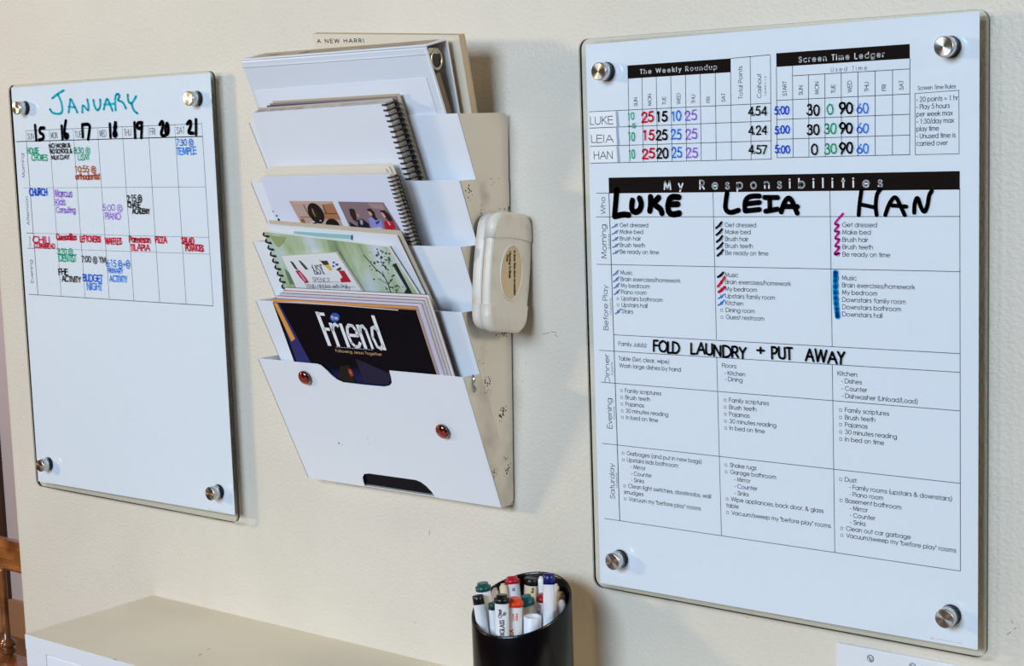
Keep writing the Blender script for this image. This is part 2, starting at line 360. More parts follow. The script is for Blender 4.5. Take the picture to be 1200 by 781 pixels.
# ------------------------------------------------------------------ right board: chore chart
T = .006
rp = [(.0088, YP, 1.5437), (.4526, YP, 1.5437 + .0045), (.4526, YP, .9478), (.0088, YP, .9455)]
RB = board('large acrylic chore chart board with printed tables, right of the white file holder', 0, .461, .9400, 1.5500, rp,
           [(.0370, 1.5138), (.4255, 1.5177), (.0383, .9782), (.4263, .9785)])
# printed grid: local table coordinates measured on the sheet
def gz(z, x): return z + T * (x - .2)        # sheet hangs a hair off level
mb = MB()
bar(mb, .0630, .1898, gz(1.5058, .063), gz(1.5196, .063), gz(1.5058, .19), gz(1.5196, .19))
bar(mb, .2424, .3845, gz(1.5082, .242), gz(1.5216, .242), gz(1.5082, .3845), gz(1.5216, .3845))
bar(mb, .0347, .4340, 1.3838, 1.4003, 1.3868, 1.4036)
build('printed_header_bar', mb, mat('header_black', (26, 19, 19), .8, spec=.05), RB, 'black printed header bars')
mb = MB()
W0 = [.0635, .0812, .0993, .1174, .1355, .1534, .1715, .1897, .2127, .2358]
rows = (1.4728, 1.4552, 1.4355, 1.4172)
for i, x in enumerate(W0):
    topz = 1.5196 if i >= 7 else 1.5062
    line(mb, x, gz(topz, x), x - .0006, gz(1.4172, x))
for z in rows: line(mb, .0112, gz(z, .011), .2356, gz(z, .2356))
line(mb, .1897, gz(1.5196, .19), .2358, gz(1.5205, .2358))
S0 = [.2424, .2604, .2780, .2958, .3134, .3311, .3491, .3670, .3846]
for i, x in enumerate(S0): line(mb, x, gz(1.5082 if i in (0, 1, 8) else 1.4988, x), x - .0004, gz(1.4184, x))
line(mb, .2604, gz(1.4985, .26), .3846, gz(1.4985, .3846))
for z in (1.4752, 1.4563, 1.4368, 1.4184): line(mb, .2424, gz(z, .2424), .3846, gz(z, .3846))
for a, b in (((.3896, 1.4765), (.4330, 1.4778)), ((.4330, 1.4778), (.4333, 1.4196)), ((.4333, 1.4196), (.3899, 1.4193)), ((.3899, 1.4193), (.3896, 1.4765))): line(mb, *a, *b, .0005)
# responsibilities grid
for (za, zb, xl) in ((1.3835, 1.3868, .018), (1.3578, 1.3615, .0165), (1.3058, 1.3100, .016), (1.2106, 1.2148, .0160), (1.1751, 1.1780, .0172), (1.1062, 1.1082, .0166), (1.0208, 1.0226, .0172)):
    line(mb, xl, za, .4345, zb)
line(mb, .0362, 1.2290, .4342, 1.2326)
line(mb, .0346, 1.3835, .0380, 1.0209, .0009); line(mb, .4340, 1.387, .4352, 1.0226)
for xa, xb in ((.1663, .1693), (.3002, .3022)):
    line(mb, xa, 1.386, xa + .001, 1.2315); line(mb, xa + .001, 1.2135, xb, 1.0218)
build('printed_grid', mb, M_line, RB)
for a_ in (('The Weekly Roundup', 750.5, 86.8, .0046, 842, .19, .28, T), ('Screen Time Ledger', 936.5, 73.2, .0052, 1038, .19, .28, T), ('My Responsibilities', 778.7, 222.4, .0088, 1043, .20, .85, .0085)):
    mb = MB(); pxt(mb, *a_[:5], wt=a_[5], sp=a_[6], tilt=a_[7], fr=FRP2); build('printed_heading', mb, M_wprint, RB, 'white printed heading on a black bar')
mb = MB()
pxt(mb, 'Used Time', 974, 84.4, .0040, 1018, sp=.4, tilt=T, wt=.13)
build('printed_subheading', mb, M_grey, RB, 'grey printed words Used Time')
mb = MB()
for i, s in enumerate(('SUN', 'MON', 'TUE', 'WED', 'THU', 'FRI', 'SAT')):
    x = (W0[i] + W0[i + 1]) / 2 + .0022; letter(mb, s, FRP, x, gz(1.4765, x), .0042, None, wt=.12, up=True, sx=1.05)
    x = (S0[i + 1] + S0[i + 2]) / 2 + .0022; letter(mb, s, FRP, x, gz(1.4795, x), .0042, None, wt=.12, up=True, sx=1.05)
letter(mb, 'START', FRP, .2535, gz(1.4795, .25), .0042, None, wt=.12, up=True, sx=1.05)
letter(mb, 'Total Points', FRP, .2032, gz(1.4785, .2), .0046, .0325, wt=.11, up=True)
letter(mb, 'Cashout', FRP, .2248, gz(1.4785, .22), .0046, .0235, wt=.11, up=True)
letter(mb, '1 point = 1 ¢', FRP, .2305, gz(1.4800, .23), .0022, .0195, wt=.13, up=True)
build('printed_day_names', mb, M_line, RB)
mb = MB()
pxt(mb, 'Screen Time Rules', 1075.8, 105.6, .0036, 1120, wt=.12, tilt=T)
z0, z1 = at(1074.3, 119.5, YP).z, at(1074.3, 171, YP).z; x0 = at(1074.3, 140, YP).x
for k, (s, dx) in enumerate((('* 20 points = 1 hr', 0), ('* Play 5 hours', 0), ('per week max', 0), ('* 1:30/day max', 0), ('play time', 0), ('* Unused time is', 0), ('carried over', 0))):
    letter(mb, s, FRP, x0, z0 + (z1 - z0) * k / 6, .0044, wt=.12, tilt=T, sx=1.03)
build('printed_rules', mb, M_line, RB)
def block(name, bx, tx, pa, pb, lines, hs=1.20, bullets=True):
    """lines from baseline pixel pa to pb; '-' items are indented, '_' marks a run-on line"""
    mb = MB(); A, B = at(*pa, YP), at(*pb, YP); n = len(lines) - 1
    for k, s in enumerate(lines):
        z = A.z + (B.z - A.z) * k / max(n, 1); x = A.x + (B.x - A.x) * k / max(n, 1)
        if s[0] == '-' and bullets: letter(mb, s, FRP, x + .0045, z, .0043, wt=.13, tilt=T, sx=hs * 1.03); continue
        if s[0] == '_': letter(mb, s[1:], FRP, x - .0062, z, .0043, wt=.13, tilt=T, sx=hs * 1.03); continue
        letter(mb, s, FRP, x, z, .0043, wt=.13, tilt=T, sx=hs * 1.03)
        if bullets: q = [(x - .0062, z + .0002), (x - .0038, z + .0002), (x - .0038, z + .0028), (x - .0062, z + .0028), (x - .0062, z + .0002)]; mb.ribbon(q, .0004, FRP)
    return build(name, mb, M_line, RB)
MORN = ['Get dressed', 'Make bed', 'Brush hair', 'Brush teeth', 'Be ready on time']
EVE = ['Family scriptures', 'Brush teeth', 'Pajamas', '30 minutes reading', 'In bed on time']
block('printed_list', 0, 0, (726.6, 266.2), (727.0, 297.4), MORN)
block('printed_list', 0, 0, (849.8, 266.2), (850.5, 298.8), MORN)
block('printed_list', 0, 0, (987.3, 266.2), (987.8, 300.6), MORN)
block('printed_list', 0, 0, (727.5, 321.8), (729, 367.2), ['Music', 'Brain exercises/homework', 'My bedroom', 'Piano room', 'Upstairs bathroom', 'Upstairs hall', 'Stairs'])
block('printed_list', 0, 0, (850, 324.6), (851, 374), ['Music', 'Brain exercises/homework', 'My bedroom', 'Upstairs family room', 'Kitchen', 'Dining room', 'Guest restroom'])
block('printed_list', 0, 0, (987, 328.2), (987.5, 370.8), ['Music', 'Brain exercises/homework', 'My bedroom', 'Downstairs family room', 'Downstairs bathroom', 'Downstairs hall'])
block('printed_list', 0, 0, (725.2, 405.2), (725.2, 405.2), ['Family Job(s):'], bullets=False)
block('printed_list', 0, 0, (725.2, 422.4), (726, 430.6), ['Table (Set, clear, wipe)', 'Wash large dishes by hand'], bullets=False)
block('printed_list', 0, 0, (846.5, 430.8), (846.5, 430.8), ['Floors:'], bullets=False)
block('printed_list', 0, 0, (849.5, 439.6), (850, 446.6), ['- Kitchen', '- Dining'], bullets=False)
block('printed_list', 0, 0, (981.8, 440.2), (981.8, 440.2), ['Kitchen:'], bullets=False)
block('printed_list', 0, 0, (986.4, 449), (986.8, 466.4), ['- Dishes', '- Counter', '- Dishwasher (Unload/Load)'], bullets=False)
block('printed_list', 0, 0, (732.8, 460.2), (734, 491.6), EVE)
block('printed_list', 0, 0, (854.7, 471.4), (855.3, 504.2), EVE)
block('printed_list', 0, 0, (990.5, 483.2), (990.7, 517.4), EVE)
block('printed_list', 0, 0, (734.8, 533.6), (737.2, 587.2), ['Garbages (and put in new bags)', 'Upstairs kids bathroom:', '- Mirror', '- Counter', '- Sinks', 'Clean light switches, doorknobs, wall', '_smudges', 'Vacuum my "before play" rooms'])
block('printed_list', 0, 0, (855.7, 547.6), (857.6, 603.4), ['Shake rugs', 'Garage bathroom:', '- Mirror', '- Counter', '- Sinks', 'Wipe appliances, back door, & glass', '_table', 'Vacuum/sweep my "before play" rooms'])
block('printed_list', 0, 0, (990.5, 564.6), (992, 630.2), ['Dust:', '- Family rooms (upstairs & downstairs)', '- Piano room', 'Basement bathroom:', '- Mirror', '- Counter', '- Sinks', 'Clean out car garbage', 'Vacuum/sweep my "before play" rooms'])
mb = MB()
for s, px, pb, pt, cap in (('Who', 709.5, 251, 231, .0058), ('Morning', 711, 303, 263.5, .0068), ('Before Play', 713, 387, 335, .0062), ('Dinner', 714.5, 449, 416, .0062), ('Evening', 717.5, 502.5, 467.5, .0066), ('Saturday', 720.5, 585, 544.5, .0062)):
    mb = MB(); pxt(mb, s, px, pb, cap, pt, up=True, wt=.1); build('printed_row_name', mb, M_line, RB)
mb = MB()
for s, px, pb, pt in (('3 points', 715, 292, 275), ('10 points', 717, 370, 350), ('3 points', 718.5, 440, 425), ('5 points', 721, 492, 477), ('15 points', 724, 573, 555)):
    mb = MB(); pxt(mb, s, px, pb, .0024, pt, up=True, wt=.12); build('printed_points', mb, M_line, RB)
mb2 = MB(); letter(mb2, 'o ---------- ---', FRP, at(1091, 749, YP).x, at(1091, 749, YP).z, .0018, .031, wt=.14, tilt=T)
build('printed_footer', mb2, M_grey, RB, 'tiny grey footer print')
# three white name slips
for k, (s, pa, pb, base) in enumerate((('LUKE', (692, 131), (730, 129), (692.5, 146)), ('LEIA', (693, 151), (731, 150), (693.5, 167.5)), ('HAN', (693.5, 173), (731.5, 171), (696.5, 186.5)))):
    z1 = gz(rows[k], .03) - .0006; z0 = gz(rows[k + 1], .03) + .0006
    mb = MB().prism([(.0118, YP - .0002, z0), (.047, YP - .0002, z0), (.0462, YP - .0002, z1), (.0122, YP - .0002, z1)], (0, -.00012, 0))
    sl = build('name_slip', mb, mat('slip_paper', (244, 246, 250), .6), RB)
    e = MB().prism([(.0468, YP - .0002, z0), (.0505, YP - .0002, z0), (.0492, YP - .0002, z1), (.0460, YP - .0002, z1)], (0, -.0001, 0))
    build('tape_strip', e, mat('bluish_tape', (165, 180, 205), .35), sl)
    mb = MB(); fr = lambda u, v: (u, YP - .0004, v)
    pxt(mb, s, *base, .0082, base[0] + (25.5 if k < 2 else 22), y=YP, fr=fr, wt=.1, jit=.05, round_=True)
    build('handwritten_name', mb, INK['pen'], sl)
def hand(parent, s, px, py, cap, ex, colr, wt=.16, jit=.09, tilt=0., label=None, sp=0., slant=0.):
    mb = MB(); pxt(mb, s, px, py, cap, ex, y=YF, fr=FRH, wt=wt, jit=jit, tilt=tilt, round_=True, sp=sp, slant=slant)
    return build('handwriting', mb, INK[colr], parent, label)
def strokes(parent, name, zx, ox, oy, segs, wpx, colr, label=None, k=1.0, fr=FRH, y=YF):
    """strokes given in crop coordinates of the photo, laid on the front face"""
    mb = MB()
    for sg in segs:
        q = [];
        for (a, b) in sg: p = at(ox + a / zx, oy + b / zx, y); q.append((p.x, p.z))
        # smooth by midpoint subdivision
        for _ in range(2):
            if len(q) > 2:
                n = [q[0]]
                for i in range(len(q) - 1):
                    a, b = q[i], q[i + 1]; n += [(a[0] * .75 + b[0] * .25, a[1] * .75 + b[1] * .25), (a[0] * .25 + b[0] * .75, a[1] * .25 + b[1] * .75)]
                n.append(q[-1]); q = n
        mb.ribbon(q, wpx / 1000 / 1.02, fr, 0, True)
    return build(name, mb, INK[colr], parent, label)
strokes(RB, 'handwriting', 12, 705, 210, [[(210, 150), (195, 340), (180, 520)], [(180, 525), (300, 495), (380, 505)], [(430, 300), (415, 420), (460, 475), (540, 440), (560, 340), (530, 270)],
    [(685, 250), (690, 350), (675, 450)], [(800, 260), (720, 350), (830, 420), (845, 480)], [(1085, 255), (970, 245), (930, 340), (930, 450), (985, 505), (1090, 480)], [(950, 355), (1070, 352)]], 6.8, 'black', 'thick black handwritten four-letter name over the first column')
strokes(RB, 'handwriting', 11.43, 840, 215, [[(135, 130), (115, 260), (110, 350), (170, 400), (290, 360)], [(570, 170), (440, 170), (370, 230), (375, 370)], [(390, 275), (570, 255)], [(385, 370), (570, 350)],
    [(635, 190), (815, 190)], [(705, 200), (710, 350)], [(650, 375), (815, 345)], [(860, 385), (900, 250), (965, 180), (1020, 260), (1045, 330), (1075, 400)], [(890, 310), (1080, 312)]], 5.4, 'black', 'black handwritten four-letter name over the middle column')
strokes(RB, 'handwriting', 10.91, 995, 212, [[(155, 125), (130, 300), (120, 440)], [(160, 305), (320, 340)], [(400, 105), (350, 170), (335, 320), (350, 440)], [(460, 440), (510, 290), (590, 185), (650, 310), (710, 440)], [(540, 315), (730, 330)],
    [(830, 410), (835, 280), (875, 195), (910, 330), (960, 415), (1000, 330), (1020, 180), (1055, 130)]], 4.1, 'black', 'black handwritten three-letter name over the last column')
def rowpx(x, r):    # pixel of row r baseline at local x
    return gz((1.4595, 1.4405, 1.4212)[r], x)
def hnum(s, x, r, wd, colr, cap=.0098, wt=.19, dz=0):
    mb = MB(); letter(mb, s, FRH, x, rowpx(x, r) + dz, cap, wd, wt=wt, jit=.07, round_=True)
    build('handwriting', mb, INK[colr], RB)
DX = -.0022   # the ink is on the front face, nearer the camera than the print
for r in range(3):
    hnum('10', .0640 + DX, r, .0085, 'green', .0075 if r == 0 else .009, .13, .003 if r == 0 else 0)
    hnum(('25', '15', '25')[r], .0825 + DX, r, .0150, 'red')
    hnum(('15', '25', '20')[r], .1008 + DX, r, .0135, 'black')
    hnum(('10', '25', '25')[r], .1195 + DX, r, .0120, 'blue', wt=.15)
    hnum('25', .1370 + DX, r, .0140, 'purple', wt=.14)
    hnum(('4.54', '4.24', '4.57')[r], .2125 + DX, r, .0205, 'black', .0082, .17, .002)
    hnum('5:00', .2425 + DX, r, .0160, 'deepblue', .0075, .17, .002)
    hnum(('30', '30', '0')[r], (.2790, .2790, .2835)[r] + DX, r, (.0125, .0125, .006)[r], 'black', wt=.17)
    hnum(('0', '30', '30')[r], (.3005, .2975, .2975)[r] + DX, r, (.006, .0125, .0125)[r], 'green', wt=.14)
    hnum('90', .3140 + DX, r, .0130, 'black', wt=.19)
    hnum('60', .3325 + DX, r, .0115, 'blue', .0088, .14)
hnum('+5', .0645 + DX, 0, .0100, 'green', .0045, .2, -.0055)
hand(RB, 'FOLD', 766, 411.5, .0115, 795.5, 'black', .2, .07, -.012)
hand(RB, 'LAUNDRY', 810, 414.5, .0115, 873.5, 'black', .2, .07, -.015)
hand(RB, '+', 887.5, 416, .0115, 895, 'black', .2, .03)
hand(RB, 'PUT', 904.5, 420, .0115, 927, 'black', .2, .07, .005)
hand(RB, 'AWAY', 944, 422.5, .0115, 989, 'black', .2, .07, -.02)
def tick(px, py, dx, dy, w_, colr, n=2):
    mb = MB(); a, b = at(px, py, YF), at(px + dx, py + dy, YF)
    mb.ribbon([(a.x, a.z), ((a.x + b.x) / 2, (a.z + b.z) / 2 - .0006), (b.x, b.z)], w_, FRH, 0, True)
    build('handwritten_tick', mb, INK[colr], RB)
for k in range(5): tick(716.5 + k * .4, 267 + k * 7.7, 7, -4.5, .0010, 'tick')
for k in (0, 1, 2, 3, 6): tick(718 + k * .5, 323 + k * 7.5, 6.5, -6, .0011, 'tick')
for k in range(5): tick(839 + k * .4, 267.5 + k * 8.1, 6.5, -7, .0022, 'black')
tick(841, 325, 6.5, -5.5, .0022, 'black'); tick(841, 336, 8, -11, .0026, 'red'); tick(842, 342.5, 7, -6, .0028, 'red')
tick(841.5, 350, 7, -5, .0015, 'blue'); tick(841.5, 358, 7, -6, .0016, 'blue')
strokes(RB, 'handwriting', 3.552, 900, 220, [[(312, 108), (270, 155), (300, 152), (270, 185), (302, 180), (272, 215), (303, 212), (272, 248), (304, 243), (268, 282), (302, 270), (280, 280)]], 2.1, 'magenta', 'magenta zigzag of ticks by the morning list')
strokes(RB, 'handwriting', 3.552, 900, 220, [[(277, 350), (275, 450), (286, 540)], [(284, 350), (283, 450), (292, 540)]], 3.9, 'swipe', 'broad blue swipe down the before-play boxes')

# ------------------------------------------------------------------ left board: week calendar
lp = [(-1.0535, YP, 1.5418), (-.6048, YP, 1.5425), (-.6045, YP, .9462), (-1.0560, YP, .9400 + .0025)]
LB = board('left acrylic calendar board headed January, week grid above blank sheet', -1.0600, -.5995, .9350, 1.5455, lp,
           [(-1.0200, 1.5109), (-.6320, 1.5102), (-1.0240, .9735), (-.6340, .9757)])
mb = MB(); CX = [-1.0245, -.9665, -.9087, -.8520, -.7962, -.7393, -.6828, -.6270]
line(mb, CX[0], 1.4774, CX[7], 1.4768, .0006); line(mb, -1.050, 1.4618, CX[7], 1.4598, .0012)
for i, x in enumerate(CX):
    line(mb, x, 1.4772, x, 1.4612, .0005); line(mb, x, 1.4612, x + .002, 1.2325, .0011 if i == 0 else .0007)
for z, xl in ((1.3927, -1.040), (1.3250, -1.040), (1.3025, -1.038)): line(mb, xl, z, CX[7] + .001, z, .0004)
line(mb, -1.046, 1.2322, CX[7] + .002, 1.2325, .0008)
line(mb, -1.041, 1.325, -1.0245, 1.325, .0008); line(mb, -1.041, 1.3022, -1.0245, 1.3022, .0008)
build('printed_grid', mb, M_line, LB)
mb = MB()
for i, s in enumerate(('SUN', 'MON', 'TUE', 'WED', 'THU', 'FRI', 'SAT')): letter(mb, s, FRP, CX[i] + .0035, 1.4645, .0088, .0155 if s != 'FRI' else .011, wt=.09)
for s, px, pb, pt, cap in (('Morning', 29.5, 208, 180, .0068), ('Afternoon', 35, 264, 230.5, .0066), ('Dinner', 36.5, 289, 277, .0040), ('Evening', 39.5, 331.5, 305, .0068)):
    pxt(mb, s, px, pb, cap, pt, up=True, wt=.1)
build('printed_names', mb, M_line, LB, 'printed day and row names')
mb = MB(); letter(mb, 'o -------------', FRP, at(245, 597.5, YP).x, at(245, 597.5, YP).z, .0018, .030, wt=.14)
build('printed_footer', mb, M_grey, LB, 'tiny grey footer print')
strokes(LB, 'handwriting', 9.6, 45, 95, [[(150, 195), (210, 145), (280, 105)], [(215, 150), (255, 240), (270, 340), (235, 375), (150, 360), (125, 315)], [(335, 355), (350, 250), (355, 185), (395, 270), (435, 355)], [(335, 290), (410, 295)],
    [(490, 355), (490, 250), (560, 350), (560, 270), (545, 205)], [(615, 210), (625, 290), (665, 340), (695, 280), (690, 205)], [(730, 320), (765, 180), (795, 250), (830, 335)], [(735, 265), (850, 255)],
    [(865, 330), (855, 180), (885, 135), (915, 165), (880, 220), (945, 230), (980, 310)], [(1000, 150), (1005, 235), (1045, 260), (1095, 170)], [(1045, 260), (1065, 330), (1110, 365)]], 3.3, 'teal', 'large teal handwritten word January')
NUMS = ((('15', 6.51, 20, 100), [[(135, 305), (145, 420)], [(205, 325), (170, 325), (170, 365), (200, 375), (200, 410), (165, 418)]]),
        (('16', 6.51, 20, 100), [[(338, 310), (345, 412)], [(370, 270), (358, 340), (362, 405), (388, 400), (385, 370), (362, 375)]]),
        (('17', 6.51, 20, 100), [[(495, 300), (500, 395)], [(500, 300), (555, 295), (548, 360), (540, 412)]]),
        (('18', 6.51, 120, 100), [[(55, 295), (60, 395)], [(100, 285), (85, 330), (110, 375), (92, 395), (80, 370), (105, 320), (95, 285)]]),
        (('19', 6.51, 120, 100), [[(243, 285), (248, 400)], [(300, 285), (265, 285), (262, 330), (295, 330), (300, 290), (295, 400)]]),
        (('20', 6.51, 120, 100), [[(435, 300), (455, 270), (465, 300), (440, 380), (475, 385)], [(490, 290), (475, 340), (490, 385), (505, 345), (495, 295)]]),
        (('21', 6.51, 120, 100), [[(645, 295), (670, 265), (675, 310), (648, 365), (690, 365)], [(712, 262), (712, 375)]]))
for (s, zx, ox, oy), segs in NUMS: strokes(LB, 'handwriting', zx, ox, oy, segs, 5.0, 'black')
W = .17
HL = [('HOUSE', 32, 180.5, .0085, 45, 'green', .17), ('CHORES', 37, 188.5, .0085, 55, 'green', .17), ('NO WORK &', 57.5, 173.5, .006, 82, 'black', .22), ('NO SCHOOL &', 58.5, 180, .006, 84, 'black', .22), ('MLK DAY', 60, 187, .006, 81, 'black', .22),
      ('8:30 @', 86.5, 180, .0085, 105, 'green', .15), ('LISM', 91.5, 188, .0085, 104, 'green', .15), ('10:55 @', 87.5, 202, .0085, 112, 'orange', .18), ('orthodontist', 88.5, 210.5, .0085, 116.5, 'orange', .19),
      ('7:30 @', 206.5, 171, .0085, 226, 'blue', .15), ('TEMPLE', 207, 181, .009, 229.5, 'blue', .16), ('CHURCH', 34.5, 229, .0098, 55, 'deepblue', .2),
      ('Marcus', 64, 231, .0105, 84, 'purple', .14), ('Kids', 65, 240.5, .0095, 76, 'purple', .14), ('Consulting', 66, 249.5, .0085, 88, 'purple', .14), ('5:00 @', 120, 247, .0085, 143, 'purple', .13), ('PIANO', 123.5, 257, .009, 141, 'purple', .14),
      ('2:15 @', 149, 236, .0088, 166, 'black', .17), ('CHASE', 149.5, 243.5, .0075, 164, 'black', .19), ('ACADEMY', 155, 250.5, .0070, 175, 'black', .2),
      ('CHILI', 38.5, 284.5, .0095, 58, 'red', .2), ('CORNBREAD', 40, 290.5, .0065, 64, 'red', .22), ('Quesadillas', 66, 281, .0085, 89, 'red', .2), ('LEFTOVERS!', 94, 283.5, .0085, 117.5, 'red', .2), ('WAFFLES', 123, 286, .0085, 142, 'red', .2),
      ('Parmesan', 151.5, 284, .0085, 176, 'red', .2), ('TILAPIA', 153, 293.5, .0085, 175, 'red', .2), ('PIZZA', 182, 284.5, .0085, 195, 'red', .2), ('SALAD', 213, 286, .0088, 227, 'red', .2), ('POTATOES', 217.5, 294, .0085, 238, 'red', .2),
      ('3:20 @', 67, 298, .0085, 85, 'green', .16), ('DENTIST', 69.5, 306, .0095, 89, 'green', .17), ('7:00 @ YM', 95.5, 307, .0085, 124, 'black', .15), ('FHE', 69, 322, .0088, 79, 'black', .19), ('ACTIVITY', 72.5, 330, .0080, 94, 'black', .19),
      ('BUDGET', 97.5, 329.5, .0100, 119.5, 'deepblue', .16), ('NIGHT', 102, 339.5, .0100, 119, 'blue', .16), ('6:15 @+@', 124.5, 312.5, .0095, 152, 'blue', .14), ('PRIMARY', 126, 320, .0070, 143.5, 'blue', .17), ('ACTIVITY', 128.5, 330, .0085, 148.5, 'blue', .17)]
for s, px, py, cap, ex, colr, wt in HL: hand(LB, s, px, py, cap, ex, colr, wt, .08)

# ------------------------------------------------------------------ wall file holder
FX = -.29
H = thing('wall_file_holder', 'white metal wall file holder with five slanted pockets between the two boards', 'file holder', (FX, 0, Z0[4]))
XRT = [-.1158, -.1171, -.1188, -.1206, -.1226]; XLT = [-.4573, -.4592, -.4612, -.4622, -.4634]
NOTCH = [(-.3580, .1766), (-.3514, .1748), (-.3440, .1680), (-.3391, .1620), (-.3320, .1565), (-.3227, .1533), (-.2900, .1528), (-.2548, .1531), (-.2450, .1555), (-.2395, .1600), (-.2378, .1680), (-.2372, .1764)]
SLOTN = [(-.2310, 0), (-.2345, .0080), (-.2400, .0150), (-.2470, .0200), (-.2550, .0222), (-.3340, .0215), (-.3430, .0195), (-.3480, .0140), (-.3495, .0070), (-.3497, 0)]
def onp(i, x, t, n=0.):
    return Vector((x, -.024 - t * ST + n * CT, Z0[i - 1] + t * CT + n * ST))
D_side = [dirty('specked_enamel_%d' % i, a, i * 3.1) for i, a in enumerate((.05, 1.0, .7, .5, .62))]
for i in range(1, 6):
    xr, xl = XRT[i - 1], XLT[i - 1]; xrb, xlb = xr - .0041, xl + .0118; z0 = Z0[i - 1]; zt = z0 + .164
    ts = .164 / CT
    back = MB().box((xlb + .002, -.0030 - .0004 * i, z0), (xrb - .0005, -.0022 - .0004 * i, zt - .002))
    back.box((xlb + .002, -.0235, z0 + .0003), (xrb - .001, -.0024 - .0004 * i, z0 + .0013))
    pk = build('pocket', back, M_white, H)
    dx5 = (xr - XRT[4]) * .5 if i < 5 else 0
    P_ = [(xlb, 0)] + [(a, b) for a, b in SLOTN[::-1]] + [(xrb, 0), (xr, ts)] + [(a, min(b, ts)) for a, b in NOTCH[::-1]] + [(xl, ts)]
    fp = MB(); fr_pts = [onp(i, a, b) for a, b in P_]
    # triangulate through bmesh for the concave outline
    bm = bmesh.new(); vs = [bm.verts.new(p) for p in fr_pts]; vb = [bm.verts.new(p + Vector((0, CT, ST)) * .0009) for p in fr_pts]
    f1 = bm.faces.new(vs); f2 = bm.faces.new(vb[::-1])
    for k in range(len(vs)): bm.faces.new((vs[k - 1], vs[k], vb[k], vb[k - 1]))
    bmesh.ops.triangulate(bm, faces=[f1, f2]); bm.verts.index_update()
    fp.add([v.co.copy() for v in bm.verts], [[v.index for v in f.verts] for f in bm.faces]); bm.free()
    build('front_panel', fp, M_front, pk)
    for s_, (xt, xb, m_) in enumerate(((xr, xrb, D_side[i - 1]), (xl, xlb, M_white))):
        def X(z): return xb + (xt - xb) * (z - z0) / .164
        yb = -.0026
        out = [(-.0240, z0), (-.0240 - .065, zt)]
        for k in range(6): a = PI / 2 - k * PI / 10; out.append((yb - .009 + .009 * math.cos(a), zt - .009 + .009 * math.sin(a)))
        for k in range(4): a = -k * PI / 6; out.append((yb - .006 + .006 * math.cos(a), z0 + .008 + .006 * math.sin(a)))
        sgn = -1 if s_ == 0 else 1
        pts = [Vector((X(z), y, z)) for y, z in out]
        build('side_panel', MB().prism(pts, (sgn * .0010, 0, 0), 0, 1), [m_, mat('brown_edge', (120, 100, 78), .6)], pk)  # panel rims coloured a darker brown than the faces
# small crumpled clip hanging at the bottom pocket's corner
mb = MB(); random.seed(3)
c0 = Vector((-.1215, -.074, 1.1775))
mb.tube([c0 + Vector((0, 0, .004)), c0 + Vector((.001, .001, -.002)), c0 + Vector((.0005, -.001, -.007)), c0 + Vector((.002, .001, -.012)), c0 + Vector((.001, .0005, -.017))], [.0008, .0022, .0009, .0024, .0008], 6)
top('hanging_clip', mb, mat('foil', (200, 200, 200), .2, .9), 'tiny crumpled silver clip hanging at the lowest pocket corner', 'clip', c0)
# scratches on the lowest front
mb = MB()
for x_, t_, r_ in ((-.3690 + .0, .062, .0012), (-.3640, .0605, .0006), (-.313, .0755, .0006), (-.313, .068, .0005), (-.3005, .0735, .0004)):
    mb.face([onp(5, x_ + r_ * math.cos(k * 1.05) * .8, t_ + r_ * math.sin(k * 1.05) * 1.2, -.0002) for k in range(6)])
build('paint_chip', mb, M_rubber, [o for o in COL.objects if o.name.startswith('front_panel')][-1])

# ------------------------------------------------------------------ things standing in the pockets
def content(name, label, cat, i, n, xc, group=None):
    P0 = Vector((xc, -.024 + n * CT, Z0[i - 1] + n * ST))
    o = thing(name, label, cat, P0, (TH, 0, 0), group); o['_'] = 0; del o['_']
    return o
def sheet(name, parent, poly, xc, y0, y1, m, edge=None, bevel=0):
    mb = MB().prism([(x - xc, y0, t) for x, t in poly], (0, y1 - y0, 0), 0, 1 if edge else None)
    return build(name, mb, [m, edge] if edge else m, parent, world=False, bevel=bevel)
def coil(parent, xe, t0, t1, pitch, ymid, rx, ry, m, wire=.0009, side=1):
    mb = MB(); n = int((t1 - t0) / pitch); pts = []
    for k in range(n * 14 + 1):
        a = 2 * PI * k / 14; pts.append((xe + side * (rx * .35 + rx * math.cos(a)), ymid + ry * math.sin(a), t0 + (t1 - t0) * k / (n * 14)))
    mb.tube(pts, wire, 6); return build('spiral_coil', mb, m, parent, world=False)
M_black = mat('black_plastic_wire', (10, 10, 12), .3)
M_page = mat('page_edges', (205, 198, 192), .8)
M_purp = mat('page_block_top', (190, 172, 165), .8)
# pocket 1: binder
BX0, BX1 = -.4365, -.1372
B = thing('ring_binder', 'thick white three-ring binder standing in the top pocket, open end right', 'binder', (-.287, -.03, Z0[0] + .002))
M_vinyl = mat('white_vinyl', (226, 231, 240), .3)
def on1(x, t, n): return onp(1, x, t, n)
tt = .2533
a_, b_ = on1(BX1, tt, .003), None
mb = MB().prism([on1(BX0, .012, .003), on1(BX1, .012, .003), on1(BX1, tt, .003), on1(BX0, tt, .003)], Vector((0, CT, ST)) * .0028); build('front_cover', mb, M_vinyl, B, bevel=.001)
f_top = on1(0, tt, .003); b_top = Vector((0, -.0799, 1.5555)); b_low = Vector((0, -.030, 1.3160))
def seg(x0, x1, p, q, th): # slab between two yz points
    d = (q - p).normalized(); nrm = Vector((0, -d.z, d.y)) * th
    return MB().prism([(x0, p.y, p.z), (x1, p.y, p.z), (x1, q.y, q.z), (x0, q.y, q.z)], nrm)
mb = seg(BX0, BX1, f_top + Vector((0, .0005, .0006)), b_top, .0025); build('spine', mb, M_vinyl, B, bevel=.001)
mb = seg(BX0, BX1, b_top, b_low, .0028); build('back_cover', mb, M_vinyl, B, bevel=.001)
